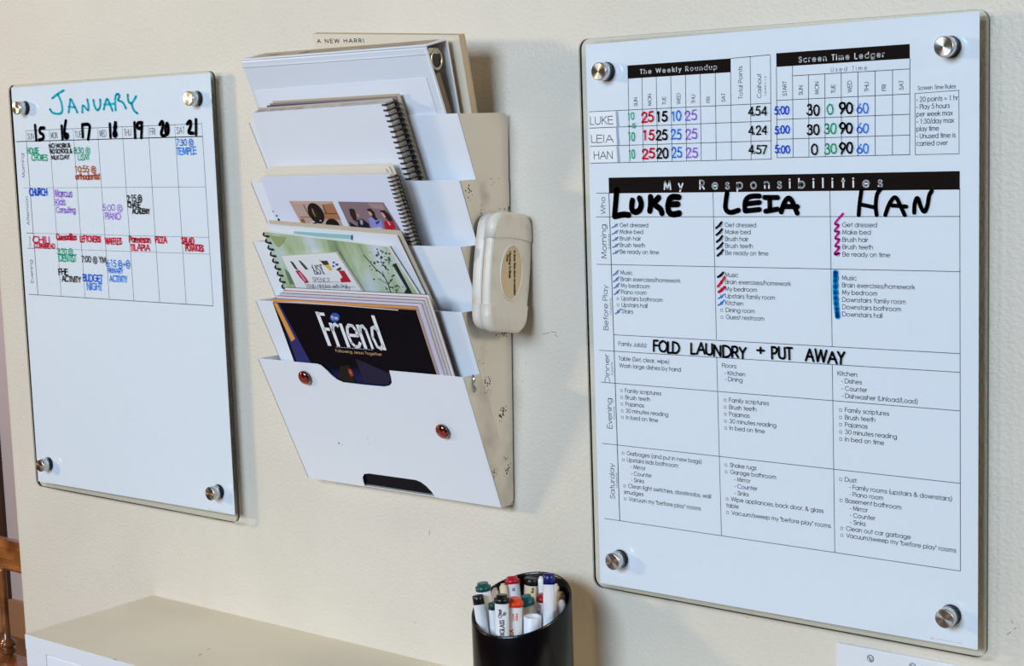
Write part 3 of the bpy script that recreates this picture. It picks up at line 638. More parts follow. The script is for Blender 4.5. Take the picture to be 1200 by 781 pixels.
mb = MB().prism([on1(BX0 + .006, .03, .0065), on1(BX1 - .004, .03, .0065), on1(BX1 - .004, tt - .034, .0065), on1(BX0 + .006, tt - .034, .0065)], Vector((0, CT, ST)) * .011)
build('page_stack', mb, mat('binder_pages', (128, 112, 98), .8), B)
mb = MB().prism([on1(BX0 + .004, .012, .0028), on1(BX1 - .012, .012, .0028), on1(BX1 - .012, .2190, .0028), on1(BX0 + .006, .2160, .0028)], Vector((0, -CT, -ST)) * .0005)
build('cover_sheet', mb, mat('insert_sheet', (238, 241, 250), .5), B)
mb = MB()  # lighter piping along the top fold
mb.tube([on1(BX0, tt - .0075, .0026), on1(BX1, tt - .0075, .0026)], .0007, 6); mb.tube([on1(BX1 - .001, tt, .0028), on1(BX1 - .001, .012, .0028)], .0009, 6)
build('piping', mb, M_vinyl, B)
for xr_ in (BX1 - .007, BX1 - .128, BX1 - .236):
    c = (f_top + b_top) / 2 + Vector((0, .0065, -.0165)); pts = [(xr_, c.y + .0088 * math.cos(2 * PI * k / 20), c.z + .0105 * math.sin(2 * PI * k / 20)) for k in range(20)]
    build('binder_ring', MB().tube(pts, .0021, 8, closed=True), mat('ring_metal', (190, 180, 160), .3, 1), B)
c = (f_top + b_top) / 2; mb = MB().box((BX0 + .02, c.y - .006, c.z - .010), (BX1 - .006, c.y + .010, c.z - .004)); build('ring_plate', mb, mat('ring_metal', (190, 180, 160), .3, 1), B)
mb = MB() # faint printed label on the spine, seen from above
d = (b_top - f_top).normalized()
for u0, u1, v0, v1 in ((-.345, -.150, .018, .0195), (-.345, -.28, .008, .0095), (-.345, -.335, .008, .019), (-.25, -.16, .008, .0095), (-.40, -.385, .010, .016)):
    q = [(u0, v0), (u1, v0), (u1 + .004, v1), (u0 + .004, v1)]
    mb.face([Vector((a, 0, 0)) + f_top + d * b + Vector((0, -d.z, d.y)) * .0033 for a, b in q])
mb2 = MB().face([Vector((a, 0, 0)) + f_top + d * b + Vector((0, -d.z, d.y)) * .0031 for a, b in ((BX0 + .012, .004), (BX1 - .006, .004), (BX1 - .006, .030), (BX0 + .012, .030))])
build('printed_spine_shade', mb2, mat('spine_shade_tan', (196, 176, 148), .6), B, 'tan shading painted on top of the white spine')  # white spine's top: its warm shade is put into the colour as tan
build('printed_spine_label', mb, mat('label_grey', (140, 125, 112), .6), B)
# book behind the binder
K = thing('paperback_book', 'cream book standing behind the white ring binder, small dark title letters', 'book', (-.24, -.02, 1.325))
pl = lambda x, z, dn=0: Vector((x, -.0735 + (1.575 - z) * .205 + dn, z + dn * .2))
def bookpoly(dn): return [pl(-.356, 1.335, dn), pl(-.128, 1.335, dn), pl(-.1270, 1.5610, dn), pl(-.3545, 1.5765, dn)]
M_cream = mat('cream_cover', (226, 212, 190), .6)
mb = MB().prism(bookpoly(0), (0, .0007, 0)); build('cover', mb, M_cream, K)
mb = MB().prism(bookpoly(.0010), (0, .0080, .0016)); build('pages', mb, mat('book_pages', (200, 182, 155), .8), K)
mb = MB().prism(bookpoly(.0096), (0, .0007, 0)); build('cover', mb, M_cream, K)
mb = MB(); letter(mb, 'A NEW HARRI', lambda u, v: pl(u, v, -.0004), -.3480, 1.5655, .0042, .078, wt=.17, tilt=-.05, sp=.25); build('printed_title', mb, M_line, K)

# pocket 2: white spiral notebook, sheets behind
xc = -.31
N2 = content('spiral_notebook', 'plain white notebook with thick black spiral coil in the second pocket', 'notebook', 2, .003, xc)
p2 = [(-.4187, .002), (-.1955, .002), (-.1958, .2694), (-.4187, .2660)]
sheet('cover', N2, p2, xc, 0, .0006, mat('notebook_cover', (236, 238, 246), .5))
sheet('page_block', N2, [(a + (.001 if a < -.3 else -.0005), t - .001) for a, t in p2], xc, .0007, .0130, M_purp, mat('block_side', (196, 190, 186), .8, noise=((160, 152, 148), 60, .4, .6)))
sheet('back_cover', N2, [(a, t + .001) for a, t in p2], xc, .0131, .0138, mat('back_cover_tan', (196, 180, 160), .6))
coil(N2, -.1985 - xc, .012, .270, .0063, .0069, .0105, .0080, M_black, .0012)
for j, (nm, lab, x0_, x1_, t_, n_, col_) in enumerate((('folder', 'dark slate folder top edge behind the plain white spiral notebook', -.408, -.200, .2685, .0212, (70, 82, 100)),
      ('paper_sheet', 'tan sheet standing tallest behind the plain white spiral notebook', -.398, -.190, .2730, .0232, (196, 178, 150)),
      ('paper_sheet', 'mauve-grey sheet rising behind the plain white spiral notebook', -.403, -.195, .2705, .0222, (150, 132, 140)))):
    o = content(nm, lab, 'folder' if nm == 'folder' else 'paper', 2, n_, xc, 'sheets in the second pocket'); sheet('sheet', o, [(x0_, .002), (x1_, .002), (x1_, t_), (x0_, t_ - .001)], xc, 0, .0006, mat('sheet_%d' % j, col_, .7))
# pocket 3: booklet with photographs
N3 = content('spiral_booklet', 'white spiral booklet with two photographs on its cover in the middle pocket', 'booklet', 3, .003, xc)
p3 = [(-.4094, .002), (-.1930, .002), (-.1965, .2640), (-.4094, .2624)]
sheet('cover', N3, p3, xc, 0, .0006, mat('booklet_cover', (228, 232, 248), .45))
sheet('page_block', N3, [(a, t - .001) for a, t in p3], xc, .0007, .0075, mat('booklet_pages', (222, 214, 205), .8))
coil(N3, -.1975 - xc, .012, .262, .0050, .0038, .0078, .0052, M_black, .0010)
def flat(parent, polys, i, n, xc, lift=0.0004):
    """flat print: list of (rgb, [(px,py)..]) laid on the front of a sheet"""
    for k, (rgb, pts) in enumerate(polys): pass
    mb = MB(); mats = []
    for k, (rgb, pts) in enumerate(polys):
        nm = 'print_%d_%d_%d' % rgb; m = mat(nm, rgb, .5)
        if m not in mats: mats.append(m)
        mb.face([(x - xc, -lift - k * .00002, t) for x, t in (slot(px, py, i, n) for px, py in pts)], mats.index(m))
    return mb, mats
def pz(zx, ox, oy, pts): return [(ox + a / zx, oy + b / zx) for a, b in pts]
def ell(cx, cy, rx, ry, n=12, rot=0): return [(cx + rx * math.cos(2 * PI * k / n) * math.cos(rot) - ry * math.sin(2 * PI * k / n) * math.sin(rot), cy + rx * math.cos(2 * PI * k / n) * math.sin(rot) + ry * math.sin(2 * PI * k / n) * math.cos(rot)) for k in range(n)]
z1 = lambda pts: pz(17.35, 335, 230, pts)
ph1 = [((196, 166, 152), z1([(65, 95), (940, 105), (1340, 1000), (560, 1000)])), ((176, 120, 84), z1([(745, 170), (960, 150), (1120, 480), (800, 460)])), ((206, 176, 160), z1([(150, 110), (880, 115), (890, 150), (160, 148)])),
       ((110, 80, 68), z1([(300, 415), (570, 420), (572, 435), (305, 430)])), ((110, 80, 68), z1([(350, 165), (370, 165), (500, 410), (480, 410)])), ((70, 45, 34), z1([(790, 340), (1040, 345), (1045, 360), (795, 355)])), ((70, 45, 34), z1([(745, 170), (760, 170), (835, 340), (820, 345)])),
       ((150, 95, 60), z1([(300, 470), (360, 450), (480, 640), (560, 1000), (520, 960)])),
       ((226, 214, 224), z1([(480, 560), (600, 480), (730, 620), (900, 1000), (600, 1000)])), ((60, 54, 74), z1([(545, 540), (620, 520), (760, 700), (900, 1000), (640, 1000)])), ((205, 200, 215), z1([(590, 450), (640, 500), (760, 620), (720, 640)])),
       ((14, 9, 8), z1(ell(620, 345, 235, 140, 16, 1.0))), ((36, 24, 21), z1([(520, 240), (570, 235), (660, 340), (720, 450), (740, 520), (690, 520), (600, 430), (540, 330)])), ((150, 112, 96), z1([(528, 250), (552, 250), (585, 335), (620, 415), (600, 415), (550, 335)])),
       ((230, 225, 220), z1([(690, 485), (730, 490), (735, 505), (700, 505)])), ((24, 14, 12), z1(ell(960, 600, 160, 130, 14, .9))), ((64, 38, 32), z1([(890, 560), (940, 570), (990, 700), (930, 700)]))]
mb, ms = flat(N3, ph1, 3, .003, xc); build('printed_photo', mb, ms, N3, 'printed photograph of a child by a stone wall', world=False)
z2 = lambda pts: pz(14.46, 392, 230, pts)
ph2 = [((140, 116, 124), z2([(60, 90), (830, 105), (1330, 900), (440, 900)])), ((170, 140, 138), z2([(560, 120), (820, 130), (860, 230), (640, 200)])),
       ((24, 18, 18), z2([(250, 430), (300, 460), (600, 620), (1130, 900), (420, 900)])), ((40, 24, 22), z2([(250, 215), (290, 205), (345, 225), (370, 320), (390, 440), (320, 400), (270, 310)])), ((200, 150, 135), z2([(370, 300), (410, 300), (430, 345), (400, 350)])),
       ((26, 26, 52), z2([(390, 400), (480, 380), (590, 470), (620, 600), (420, 620)])), ((170, 160, 175), z2([(430, 400), (480, 400), (490, 480), (450, 480)])),
       ((38, 22, 22), z2([(550, 215), (620, 205), (680, 270), (710, 360), (760, 400), (700, 430), (640, 350), (600, 300)])), ((214, 165, 150), z2([(565, 250), (620, 265), (650, 320), (610, 330)])),
       ((150, 148, 215), z2([(575, 375), (640, 350), (700, 410), (790, 380), (850, 570), (640, 560)])), ((50, 50, 110), z2([(700, 440), (780, 400), (760, 450), (720, 480)])),
       ((38, 22, 22), z2([(770, 245), (850, 235), (930, 300), (1000, 420), (930, 420), (860, 350)])), ((222, 170, 155), z2([(785, 270), (830, 280), (880, 350), (850, 370)])),
       ((190, 24, 50), z2([(840, 430), (900, 410), (1000, 430), (1040, 530), (960, 600), (880, 590)])), ((225, 200, 205), z2([(900, 420), (925, 430), (960, 490), (940, 490)])), ((210, 205, 200), z2([(620, 540), (780, 520), (840, 570), (600, 580)]))]
mb, ms = flat(N3, ph2, 3, .003, xc); build('printed_photo', mb, ms, N3, 'printed photograph of three seated people talking', world=False)
mb = MB()
for k, (px, py) in enumerate(((320.2, 248), (324.5, 253), (326.8, 257.5), (329.5, 262.5), (332.5, 267.5))):
    x_, t_ = slot(px, py, 3, .003); r_ = .0010 + k * .00045; mb.face([(x_ - xc + r_ * math.cos(a * PI / 4), -.0003, t_ + r_ * math.sin(a * PI / 4)) for a in range(8)])
build('printed_dots', mb, M_ink, N3, world=False)
for j, (lab, x0_, x1_, t_, tb, n_) in enumerate((('cream sheet nearest behind the booklet with two photographs', -.413, -.204, .2655, .2645, .0150), ('cream sheet in the middle behind the booklet with two photographs', -.411, -.200, .2680, .2668, .0170),
      ('cream sheet farthest behind the booklet with two photographs', -.404, -.196, .2708, .2695, .0190))):
    o = content('paper_sheet', lab, 'paper', 3, n_, xc, 'cream sheets in the middle pocket'); sheet('sheet', o, [(x0_, .002), (x1_, .002), (x1_ - .006, t_ - .006), (x1_ - .008, t_), (x0_, tb)], xc, 0, .0007, mat('cream_paper', (232, 222, 206), .7))
# pocket 4
N4 = content('wall_calendar', 'green watercolour calendar with black coil at its left in the fourth pocket', 'calendar', 4, .009, xc)
p4 = [(-.4120, .002), (-.1700, .002), (-.1830, .1750), (-.2128, .2518), (-.3100, .2600), (-.4115, .2680)]
def watercolour():
    m = bpy.data.materials.new('watercolour_print'); m.use_nodes = True; nt = m.node_tree; b = nt.nodes['Principled BSDF']; b.inputs['Roughness'].default_value = .4
    tc = nt.nodes.new('ShaderNodeTexCoord'); mp = nt.nodes.new('ShaderNodeMapping'); mp.inputs['Rotation'].default_value = (0, .6, 0); mp.inputs['Scale'].default_value = (30, 1, 9)
    nt.links.new(tc.outputs['Object'], mp.inputs[0]); n = nt.nodes.new('ShaderNodeTexNoise'); n.inputs['Scale'].default_value = 1; n.inputs['Detail'].default_value = 6; nt.links.new(mp.outputs[0], n.inputs[0])
    cr = nt.nodes.new('ShaderNodeValToRGB'); e = cr.color_ramp; e.elements[0].position = .3; e.elements[0].color = s2l((112, 136, 98)); e.elements[1].position = .68; e.elements[1].color = s2l((212, 222, 236))
    k = e.elements.new(.46); k.color = s2l((176, 196, 152)); k = e.elements.new(.56); k.color = s2l((200, 214, 204))
    nt.links.new(n.outputs['Fac'], cr.inputs[0]); nt.links.new(cr.outputs[0], b.inputs['Base Color']); return m
sheet('cover', N4, p4, xc, 0, .0005, watercolour(), mat('page_white', (225, 225, 222), .7))
sheet('page_block', N4, [(a, t + .0006) for a, t in p4], xc, .0006, .0030, mat('page_white', (225, 225, 222), .7))
coil(N4, -.4085 - xc, .168, .266, .0085, .0013, .0040, .0040, M_black, .0013, -1)
z4 = lambda pts: pz(6, 300, 260, pts)
mb = MB()
def br(pts, w_): 
    q = [slot(px, py, 4, .009) for px, py in z4(pts)]; mb.ribbon([(x_ - xc, t_) for x_, t_ in q], w_, lambda u, v: (u, -.0002, v))
br([(960, 540), (930, 440), (900, 380), (840, 330), (760, 235)], .0016); br([(930, 440), (960, 400)], .001); br([(900, 380), (890, 350)], .001); br([(860, 400), (930, 440)], .0009); br([(960, 540), (1060, 500)], .001)
random.seed(11)
for _ in range(120):
    a, b = random.gauss(900, 55), random.gauss(270, 60)
    if _ > 75: a, b = random.gauss(1000, 50), random.gauss(480, 45)
    if b < 185 or a < 800 or a > 930 + (b - 180) * .42: continue
    x_, t_ = slot(*z4([(a, b)])[0], 4, .009); r_ = random.uniform(.0006, .0020)
    mb.face([(x_ - xc + r_ * math.cos(k * 1.256), -.00025, t_ + r_ * math.sin(k * 1.256) * .8) for k in range(5)])
build('printed_tree', mb, mat('tree_green', (62, 80, 52), .6), N4, 'dark green printed tree branches', world=False)
for pt_ in [((158, 172, 116), z4([(95, 94), (210, 108), (190, 150), (160, 180), (140, 165)])), ((104, 130, 98), z4([(200, 330), (250, 370), (300, 440), (240, 440)])), ((40, 46, 34), z4([(960, 300), (985, 290), (1130, 560), (1010, 560), (1060, 470)]))]:
    mb, ms = flat(N4, [pt_], 4, .009, xc); build('printed_patch', mb, ms, N4, world=False)
NP = content('notepad', 'small white notepad with drawings of vegetables, in front of the green calendar', 'notepad', 4, .004, xc)
q4 = [slot(330, 300.5, 4, .004), slot(394, 296.5, 4, .004), slot(429, 349, 4, .004)]
dxe = (q4[2][0] - q4[1][0]) / (q4[2][1] - q4[1][1])
pn = [(q4[0][0] + .020, .10), (q4[2][0] + dxe * (.10 - q4[2][1]), .10), q4[1], q4[0]]
sheet('pad_block', NP, pn, xc, 0, .0038, mat('pad_white', (238, 238, 240), .6), mat('pad_edge', (210, 200, 190), .7), .0002)
zn = lambda pts: pz(12, 330, 290, pts)
pad = [((40, 70, 52), zn([(120, 190), (160, 205), (210, 280), (235, 325), (190, 300), (150, 240)])), ((190, 40, 70), zn([(195, 330), (250, 320), (330, 410), (390, 495), (330, 500), (260, 420)])), ((225, 140, 160), zn([(240, 350), (270, 350), (350, 470), (325, 480)])),
       ((70, 78, 76), zn([(240, 180), (265, 185), (330, 250), (375, 305), (340, 312), (280, 240)])), ((235, 190, 70), zn([(600, 215), (650, 230), (715, 310), (680, 325), (610, 260)])), ((60, 60, 30), zn([(545, 190), (640, 185), (670, 240), (600, 250)])), ((245, 220, 120), zn([(520, 170), (545, 168), (560, 205), (535, 200)])),
       ((70, 90, 170), zn(ell(735, 210, 16, 16, 8))), ((70, 90, 170), zn(ell(780, 240, 20, 18, 8))), ((70, 90, 170), zn(ell(730, 262, 18, 14, 8))), ((190, 28, 48), zn([(800, 320), (880, 325), (980, 485), (840, 490), (830, 440), (860, 420)])), ((40, 70, 45), zn([(770, 310), (830, 275), (845, 300), (800, 330)]))]
mb, ms = flat(NP, pad, 4, .004, xc); build('printed_drawings', mb, ms, NP, 'coloured printed vegetable drawings', world=False)
mb = MB()
def padtext(s, a, b, c, cap, wt):
    (x_, t_), (x2_, t2_) = slot(*zn([(a, b)])[0], 4, .004), slot(*zn([(c, b)])[0], 4, .004)
    letter(mb, s, lambda u, v: (u - xc, -.0003, v), x_, t_ + .0, cap, x2_ - x_, wt=wt * .7, jit=.05)
padtext('LIST', 470, 370, 600, .0120, .14)
for a, b in (((420, 275), (520, 385)), ((530, 265), (610, 380))):
    q = [slot(*zn([p])[0], 4, .004) for p in (a, b)]; mb.ribbon([(x_ - xc, t_) for x_, t_ in q], .0007, lambda u, v: (u, -.0003, v))
padtext('SPENCE', 450, 480, 690, .0055, .12); padtext('Soup, apples with Philly', 350, 555, 960, .0055, .12)
for a, b in (((440, 490), (820, 488)), ((350, 565), (1040, 556))):
    q = [slot(*zn([p])[0], 4, .004) for p in (a, b)]; mb.ribbon([(x_ - xc, t_) for x_, t_ in q], .0004, lambda u, v: (u, -.0003, v))
build('printed_words', mb, mat('blue_grey_print', (62, 66, 92), .6), NP, world=False)
o = content('folder', 'white folder with teal card strip standing behind the green calendar', 'folder', 4, .0150, xc)
sheet('sheet', o, [(-.4080, .002), (-.1560, .002), (-.1828, .182), (-.1990, .2640), (-.4080, .2755)], xc, 0, .0007, mat('folder_white', (232, 234, 240), .6))
sheet('teal_strip', o, [slot(px, py, 4, .015) for px, py in ((345, 275), (412, 280), (412, 275.5), (345, 271))], xc, -.0008, -.0001, mat('teal_card', (150, 196, 196), .6))
sheet('blue_tab', o, [slot(px, py, 4, .015) for px, py in ((412, 281), (413.5, 281), (413.5, 275.5), (412, 275.5))], xc, -.0009, -.0001, mat('blue_tab', (50, 80, 120), .6))
o = content('paper_sheet', 'thin tan sheet at the very back of the fourth pocket', 'paper', 4, .0185, xc)
sheet('sheet', o, [(-.4080, .002), (-.1500, .002), (-.1780, .175), (-.1945, .2680), (-.4080, .2790)], xc, 0, .0006, mat('tan_sheet', (206, 190, 168), .7))
# pocket 5: magazines
def cover_art():
    m = bpy.data.materials.new('dark_cover_print'); m.use_nodes = True; nt = m.node_tree; b = nt.nodes['Principled BSDF']; b.inputs['Roughness'].default_value = .4; b.inputs['Specular IOR Level'].default_value = .12
    tc = nt.nodes.new('ShaderNodeTexCoord'); mp = nt.nodes.new('ShaderNodeMapping'); mp.inputs['Rotation'].default_value = (0, -.5, 0); mp.inputs['Scale'].default_value = (9, 1, 22); mp.inputs['Location'].default_value = (.3, 0, .9)
    nt.links.new(tc.outputs['Object'], mp.inputs[0]); n = nt.nodes.new('ShaderNodeTexNoise'); n.inputs['Scale'].default_value = 1; n.inputs['Detail'].default_value = 4; nt.links.new(mp.outputs[0], n.inputs[0])
    sp = nt.nodes.new('ShaderNodeSeparateXYZ'); nt.links.new(tc.outputs['Object'], sp.inputs[0])
    r = nt.nodes.new('ShaderNodeMapRange'); r.inputs[1].default_value = .21; r.inputs[2].default_value = .15; nt.links.new(sp.outputs[2], r.inputs[0])
    mu = nt.nodes.new('ShaderNodeMath'); mu.operation = 'MULTIPLY'; rr = nt.nodes.new('ShaderNodeMapRange'); rr.inputs[1].default_value = .10; rr.inputs[2].default_value = .15; nt.links.new(sp.outputs[2], rr.inputs[0])
    m0 = nt.nodes.new('ShaderNodeMath'); m0.operation = 'MULTIPLY'; nt.links.new(rr.outputs[0], m0.inputs[0]); nt.links.new(r.outputs[0], m0.inputs[1])
    nt.links.new(n.outputs['Fac'], mu.inputs[0]); nt.links.new(m0.outputs[0], mu.inputs[1])
    cr = nt.nodes.new('ShaderNodeValToRGB'); e = cr.color_ramp; e.elements[0].position = .38; e.elements[0].color = s2l((9, 9, 20)); e.elements[1].position = .66; e.elements[1].color = s2l((44, 46, 110))
    nt.links.new(mu.outputs[0], cr.inputs[0]); nt.links.new(cr.outputs[0], b.inputs['Base Color']); return m
MG = [('navy magazine with tall white title word, front of the lowest pocket', (10, 10, 22), -.4013, -.1662, .2575, .2585, 0),
      ('magazine with orange cover directly behind the navy magazine', (232, 160, 84), -.4030, -.1664, .2608, .2612, 1),
      ('second lilac-white magazine behind the navy one, lowest pocket', (226, 214, 232), -.3975, -.1602, .2638, .2640, 2),
      ('pale grey magazine in the middle of the lowest pocket stack', (206, 208, 220), -.3925, -.1575, .2664, .2668, 3),
      ('pinkish white magazine second from the back, lowest pocket', (232, 216, 220), -.3885, -.1548, .2690, .2694, 4),
      ('white magazine at the back of the lowest pocket stack', (236, 236, 240), -.3850, -.1520, .2718, .2720, 5)]
for lab, rgb, x0_, x1_, ta, tb, k in MG:
    n_ = .0030 + k * .0024; o = content('magazine', lab, 'magazine', 5, n_, xc, 'magazines in the lowest pocket')
    poly = [(x0_, .002), (x1_, .002), (x1_, tb), (x0_, ta)]
    cv = cover_art() if k == 0 else mat('mag_%d' % k, rgb, .4)
    sheet('cover', o, poly, xc, 0, .0004, cv)
    sheet('pages', o, [(a, t - .0006) for a, t in poly], xc, .0005, .0018, mat('mag_pages', (222, 206, 200), .7))
    sheet('back_cover', o, poly, xc, .0019, .0021, mat('mag_back_%d' % (k % 2), ((120, 60, 60), (70, 60, 70))[k % 2], .5))
    if k == 0:
        zf = lambda pts: pz(5.58, 320, 320, pts)
        pr = [((40, 44, 112), zf([(18, 196), (40, 196), (250, 590), (160, 590)])), ((232, 160, 70), zf([(4, 196), (28, 196), (146, 430), (122, 448)])), ((226, 222, 226), zf([(0, 190), (160, 196), (440, 214), (820, 246), (820, 240), (400, 206), (160, 188)])), ((22, 21, 56), zf([(540, 560), (640, 600), (770, 660), (760, 730), (600, 720)])),
              ((10, 6, 6), zf([(440, 610), (500, 600), (540, 700), (530, 760), (420, 760)])), ((150, 60, 40), zf([(490, 625), (515, 630), (530, 670), (512, 680), (500, 660)])), ((214, 110, 70), zf([(498, 640), (512, 645), (516, 662), (505, 655)])), ((40, 90, 180), zf(ell(406, 290, 32, 30, 14)))]
        mb, ms = flat(o, pr, 5, n_, xc); build('printed_picture', mb, ms, o, world=False)
        mb = MB(); fr = lambda u, v: (u - xc, -.0008, v); zb = slot(386.3, 403.9, 5, n_)[1]; hF = slot(367, 366.2, 5, n_)[1] - zb
        x_ = slot(385.5, 403.9, 5, n_)[0]; kx = (slot(449.5, 404.2, 5, n_)[0] - x_) / 1.15
        # tall condensed title strokes
        def tk(pts, w_=.0046): mb.ribbon([(x_ + a * kx, zb + b * hF) for a, b in pts], w_ * 1.15, fr)
        tk([(0, 1), (.02, .0)], .0052); tk([(0, .97), (.13, .97)], .0036); tk([(.01, .5), (.13, .5)], .0036)
        tk([(.20, .68), (.21, .0)]); tk([(.20, .46), (.24, .62), (.30, .68), (.34, .62)], .0036)
        tk([(.41, .68), (.42, .0)])
        tk([(.50, .36), (.69, .36), (.69, .52), (.65, .66), (.58, .68), (.52, .58), (.49, .36), (.51, .12), (.57, .0), (.64, .02), (.69, .14)], .0036)
        tk([(.76, .68), (.77, .0)]); tk([(.765, .46), (.80, .64), (.86, .68), (.90, .56), (.91, .0)], .0036)
        tk([(1.14, 1.0), (1.15, .0)]); tk([(1.14, .56), (1.09, .67), (1.03, .62), (.99, .36), (1.02, .06), (1.08, .0), (1.14, .12)], .0036)
        s_, t_ = slot(394.4, 406.5, 5, n_); 
        for k_ in range(14): mb.ribbon([(s_ + k_ * .0044, t_), (s_ + k_ * .0044 + .0028, t_)], .0005, fr)
        build('printed_title', mb, M_wprint, o, 'white printed title lettering', world=False)
        mb = MB(); s_, t_ = slot(394.5, 412.3, 5, n_); e_ = slot(448, 415, 5, n_)[0]; letter(mb, 'Following Jesus Together', fr, s_, t_, .0036, e_ - s_, wt=.16, sp=.08); build('printed_subtitle', mb, mat('tan_print', (226, 178, 140), .6), o, 'tan printed subtitle', world=False)
        mb = MB(); s_, t_ = slot(389.5, 374, 5, n_); letter(mb, 'the', fr, s_, t_, .0046, .0105, wt=.16); build('printed_article', mb, M_wprint, o, world=False)
# two red gem magnets on the lowest front
M_gem = mat('red_glass', (190, 60, 48), .08, 0, .6, coat=1, noise=((70, 14, 12), 160, .45, .55), **{'Transmission Weight': .35})
for (px, py, lab) in ((357, 443, 'round red glass magnet at the upper left of the lowest pocket'), (518.5, 506, 'round red glass magnet at the right of the lowest pocket')):
    x_, t_ = slot(px, py, 5, -.003); P = onp(5, x_, t_, -.0004); nrm = Vector((0, -CT, -ST))
    g = thing('glass_magnet', lab, 'magnet', P, group='red magnets on the file holder')
    build('magnet_disc', MB().lathe([(0, 0), (.0084, 0), (.0084, .0012), (0, .0012)], P, nrm, 24), mat('magnet_dark', (60, 45, 42), .4), g)
    build('glass_dome', MB().lathe([(.0092, .0012), (.0097, .0026), (.0090, .0044), (.0071, .0060), (.0042, .0070), (.0001, .0073)], P, nrm, 24), M_gem, g)

# ------------------------------------------------------------------ eraser on the holder's side
E_ = thing('whiteboard_eraser', 'white rounded whiteboard eraser stuck on the file holder right side', 'eraser', (-.1150, -.040, 1.2290))
HW_ = .0318; ang = math.radians(-8.5); ec = Vector((-.1150, -.0415, 1.2955))
def er(x, wv, l):   # wv across (towards camera negative), l along
    return Vector((x, ec.y + wv * math.cos(ang) - l * math.sin(ang) * -1 * -1, ec.z + l * math.cos(ang) + wv * math.sin(ang)))
def outline(hw, hl, x, r=.016, bulge=.004, n=6):
    pts = []
    for cx, cz, a0 in ((hw - r, hl - r, 0), (-hw + r, hl - r, 90), (-hw + r, -hl + r, 180), (hw - r, -hl + r, 270)):
        for k in range(n + 1):
            a = math.radians(a0 + 90 * k / n); u, v = cx + r * math.cos(a), cz + r * math.sin(a)
            u += (1 if u > 0 else -1) * bulge * (1 - (v / hl) ** 2); pts.append(er(x, u, v))
    # extra points down the straight sides so that they can bulge
    out = []
    for i, p in enumerate(pts): out.append(p)
    return out
def outline2(hw, hl, x, r=.016, bulge=.005):
    prm = []
    def P(u, v): prm.append((u, v))
    for k in range(7): a = math.radians(90 * k / 6); P(hw - r + r * math.cos(a), hl - r + r * math.sin(a))
    for k in range(7): a = math.radians(90 + 90 * k / 6); P(-hw + r + r * math.cos(a), hl - r + r * math.sin(a))
    for k in range(1, 6): P(-hw, hl - r - (2 * (hl - r)) * k / 6)
    for k in range(7): a = math.radians(180 + 90 * k / 6); P(-hw + r + r * math.cos(a), -hl + r + r * math.sin(a))
    for k in range(7): a = math.radians(270 + 90 * k / 6); P(hw - r + r * math.cos(a), -hl + r + r * math.sin(a))
    for k in range(1, 6): P(hw, -hl + r + (2 * (hl - r)) * k / 6)
    return [er(x, u + (1 if u > 0 else -1) * bulge * (1 - (v / hl) ** 2) * (min(1, abs(u) / (hw * .6))), v) for u, v in prm]
def loft(rings, mi=0):
    mb = MB(); n = len(rings[0]); b = 0; vs = [p for r in rings for p in r]; fs = []
    for i in range(len(rings) - 1):
        for k in range(n): k2 = (k + 1) % n; fs.append((i * n + k, i * n + k2, (i + 1) * n + k2, (i + 1) * n + k))
    mb.add(vs, fs, mi, True); mb.add(rings[0], [tuple(range(n))], mi); mb.add(rings[-1], [tuple(range(n))], mi); return mb
M_er = mat('eraser_plastic', (226, 222, 214), .35, noise=((206, 198, 186), 40, .5, .8))
build('felt_pad', loft([outline2(.0285, .0640, -.1150), outline2(.0285, .0640, -.1122)]), mat('dark_felt', (20, 22, 30), .9), E_)
build('shell', loft([outline2(HW_, .0660, -.1120), outline2(HW_, .0665, -.0985)]), M_er, E_)
build('cover', loft([outline2(HW_, .0665, -.0978), outline2(HW_, .0665, -.0900), outline2(HW_ - .0008, .0655, -.0886), outline2(HW_ - .003, .063, -.0880)]), M_er, E_)
def sad(wv, l, x): return er(x, wv, l)
def outl2(hw, hl, r=.016, bulge=.005):
    q = []
    for cx, cz, a0 in ((hw - r, hl - r, 0), (-hw + r, hl - r, 90)):
        for k in range(7): a = math.radians(a0 + 15 * k); q.append((cx + r * math.cos(a), cz + r * math.sin(a)))
    return q
for sg in (1, -1):
    def capring(sh, x, dl):
        hw = HW_ + .0012 - sh; q = outl2(hw, .0678 - sh); q += [(-hw, .0365 - dl), (-hw * .4, .0390 - dl), (hw * .4, .0390 - dl), (hw, .0365 - dl)]
        return [er(x, u + (1 if u > 0 else -1) * .005 * (1 - (v / .0665) ** 2) * min(1, abs(u) / (hw * .6)), v * sg) for u, v in q]
    build('end_cap', loft([capring(0, -.0976, 0), capring(0, -.0895, 0), capring(.0012, -.0875, 0), capring(.0040, -.0864, 0)]), M_er, E_)
ov = [sad(.0010 + .0195 * math.cos(2 * PI * k / 28), .0310 * math.sin(2 * PI * k / 28), -.08785) for k in range(28)]
build('printed_window', MB().face(ov), mat('yellowed_label', (216, 196, 164), .5), E_, 'yellowed oval label')
build('window_rim', MB().tube([p + Vector((.0002, 0, 0)) for p in ov], .0011, 6, closed=True), M_er, E_)
mb = MB(); fe = lambda u, v: sad(-u - .0, -v, -.0876)   # lettering runs down the label
def lab(s, w0, l0, cap, L, dr):
    # text direction is -l (downwards), its up is +w... mapped by hand
    fr = lambda u, v: sad(w0 + v + u * dr, l0 - u, -.0876); letter(mb, s, fr, 0, 0, cap, L, wt=.2, jit=.02)
lab('to Save Time clean as needed', .0030, .0255, .0034, .0500, .10); lab('Cleaning To Rinse', -.0050, .0240, .0034, .0300, .08); lab('Wash', -.0090, .0200, .0030, .0080, 0)
build('printed_words', mb, M_ink, E_)

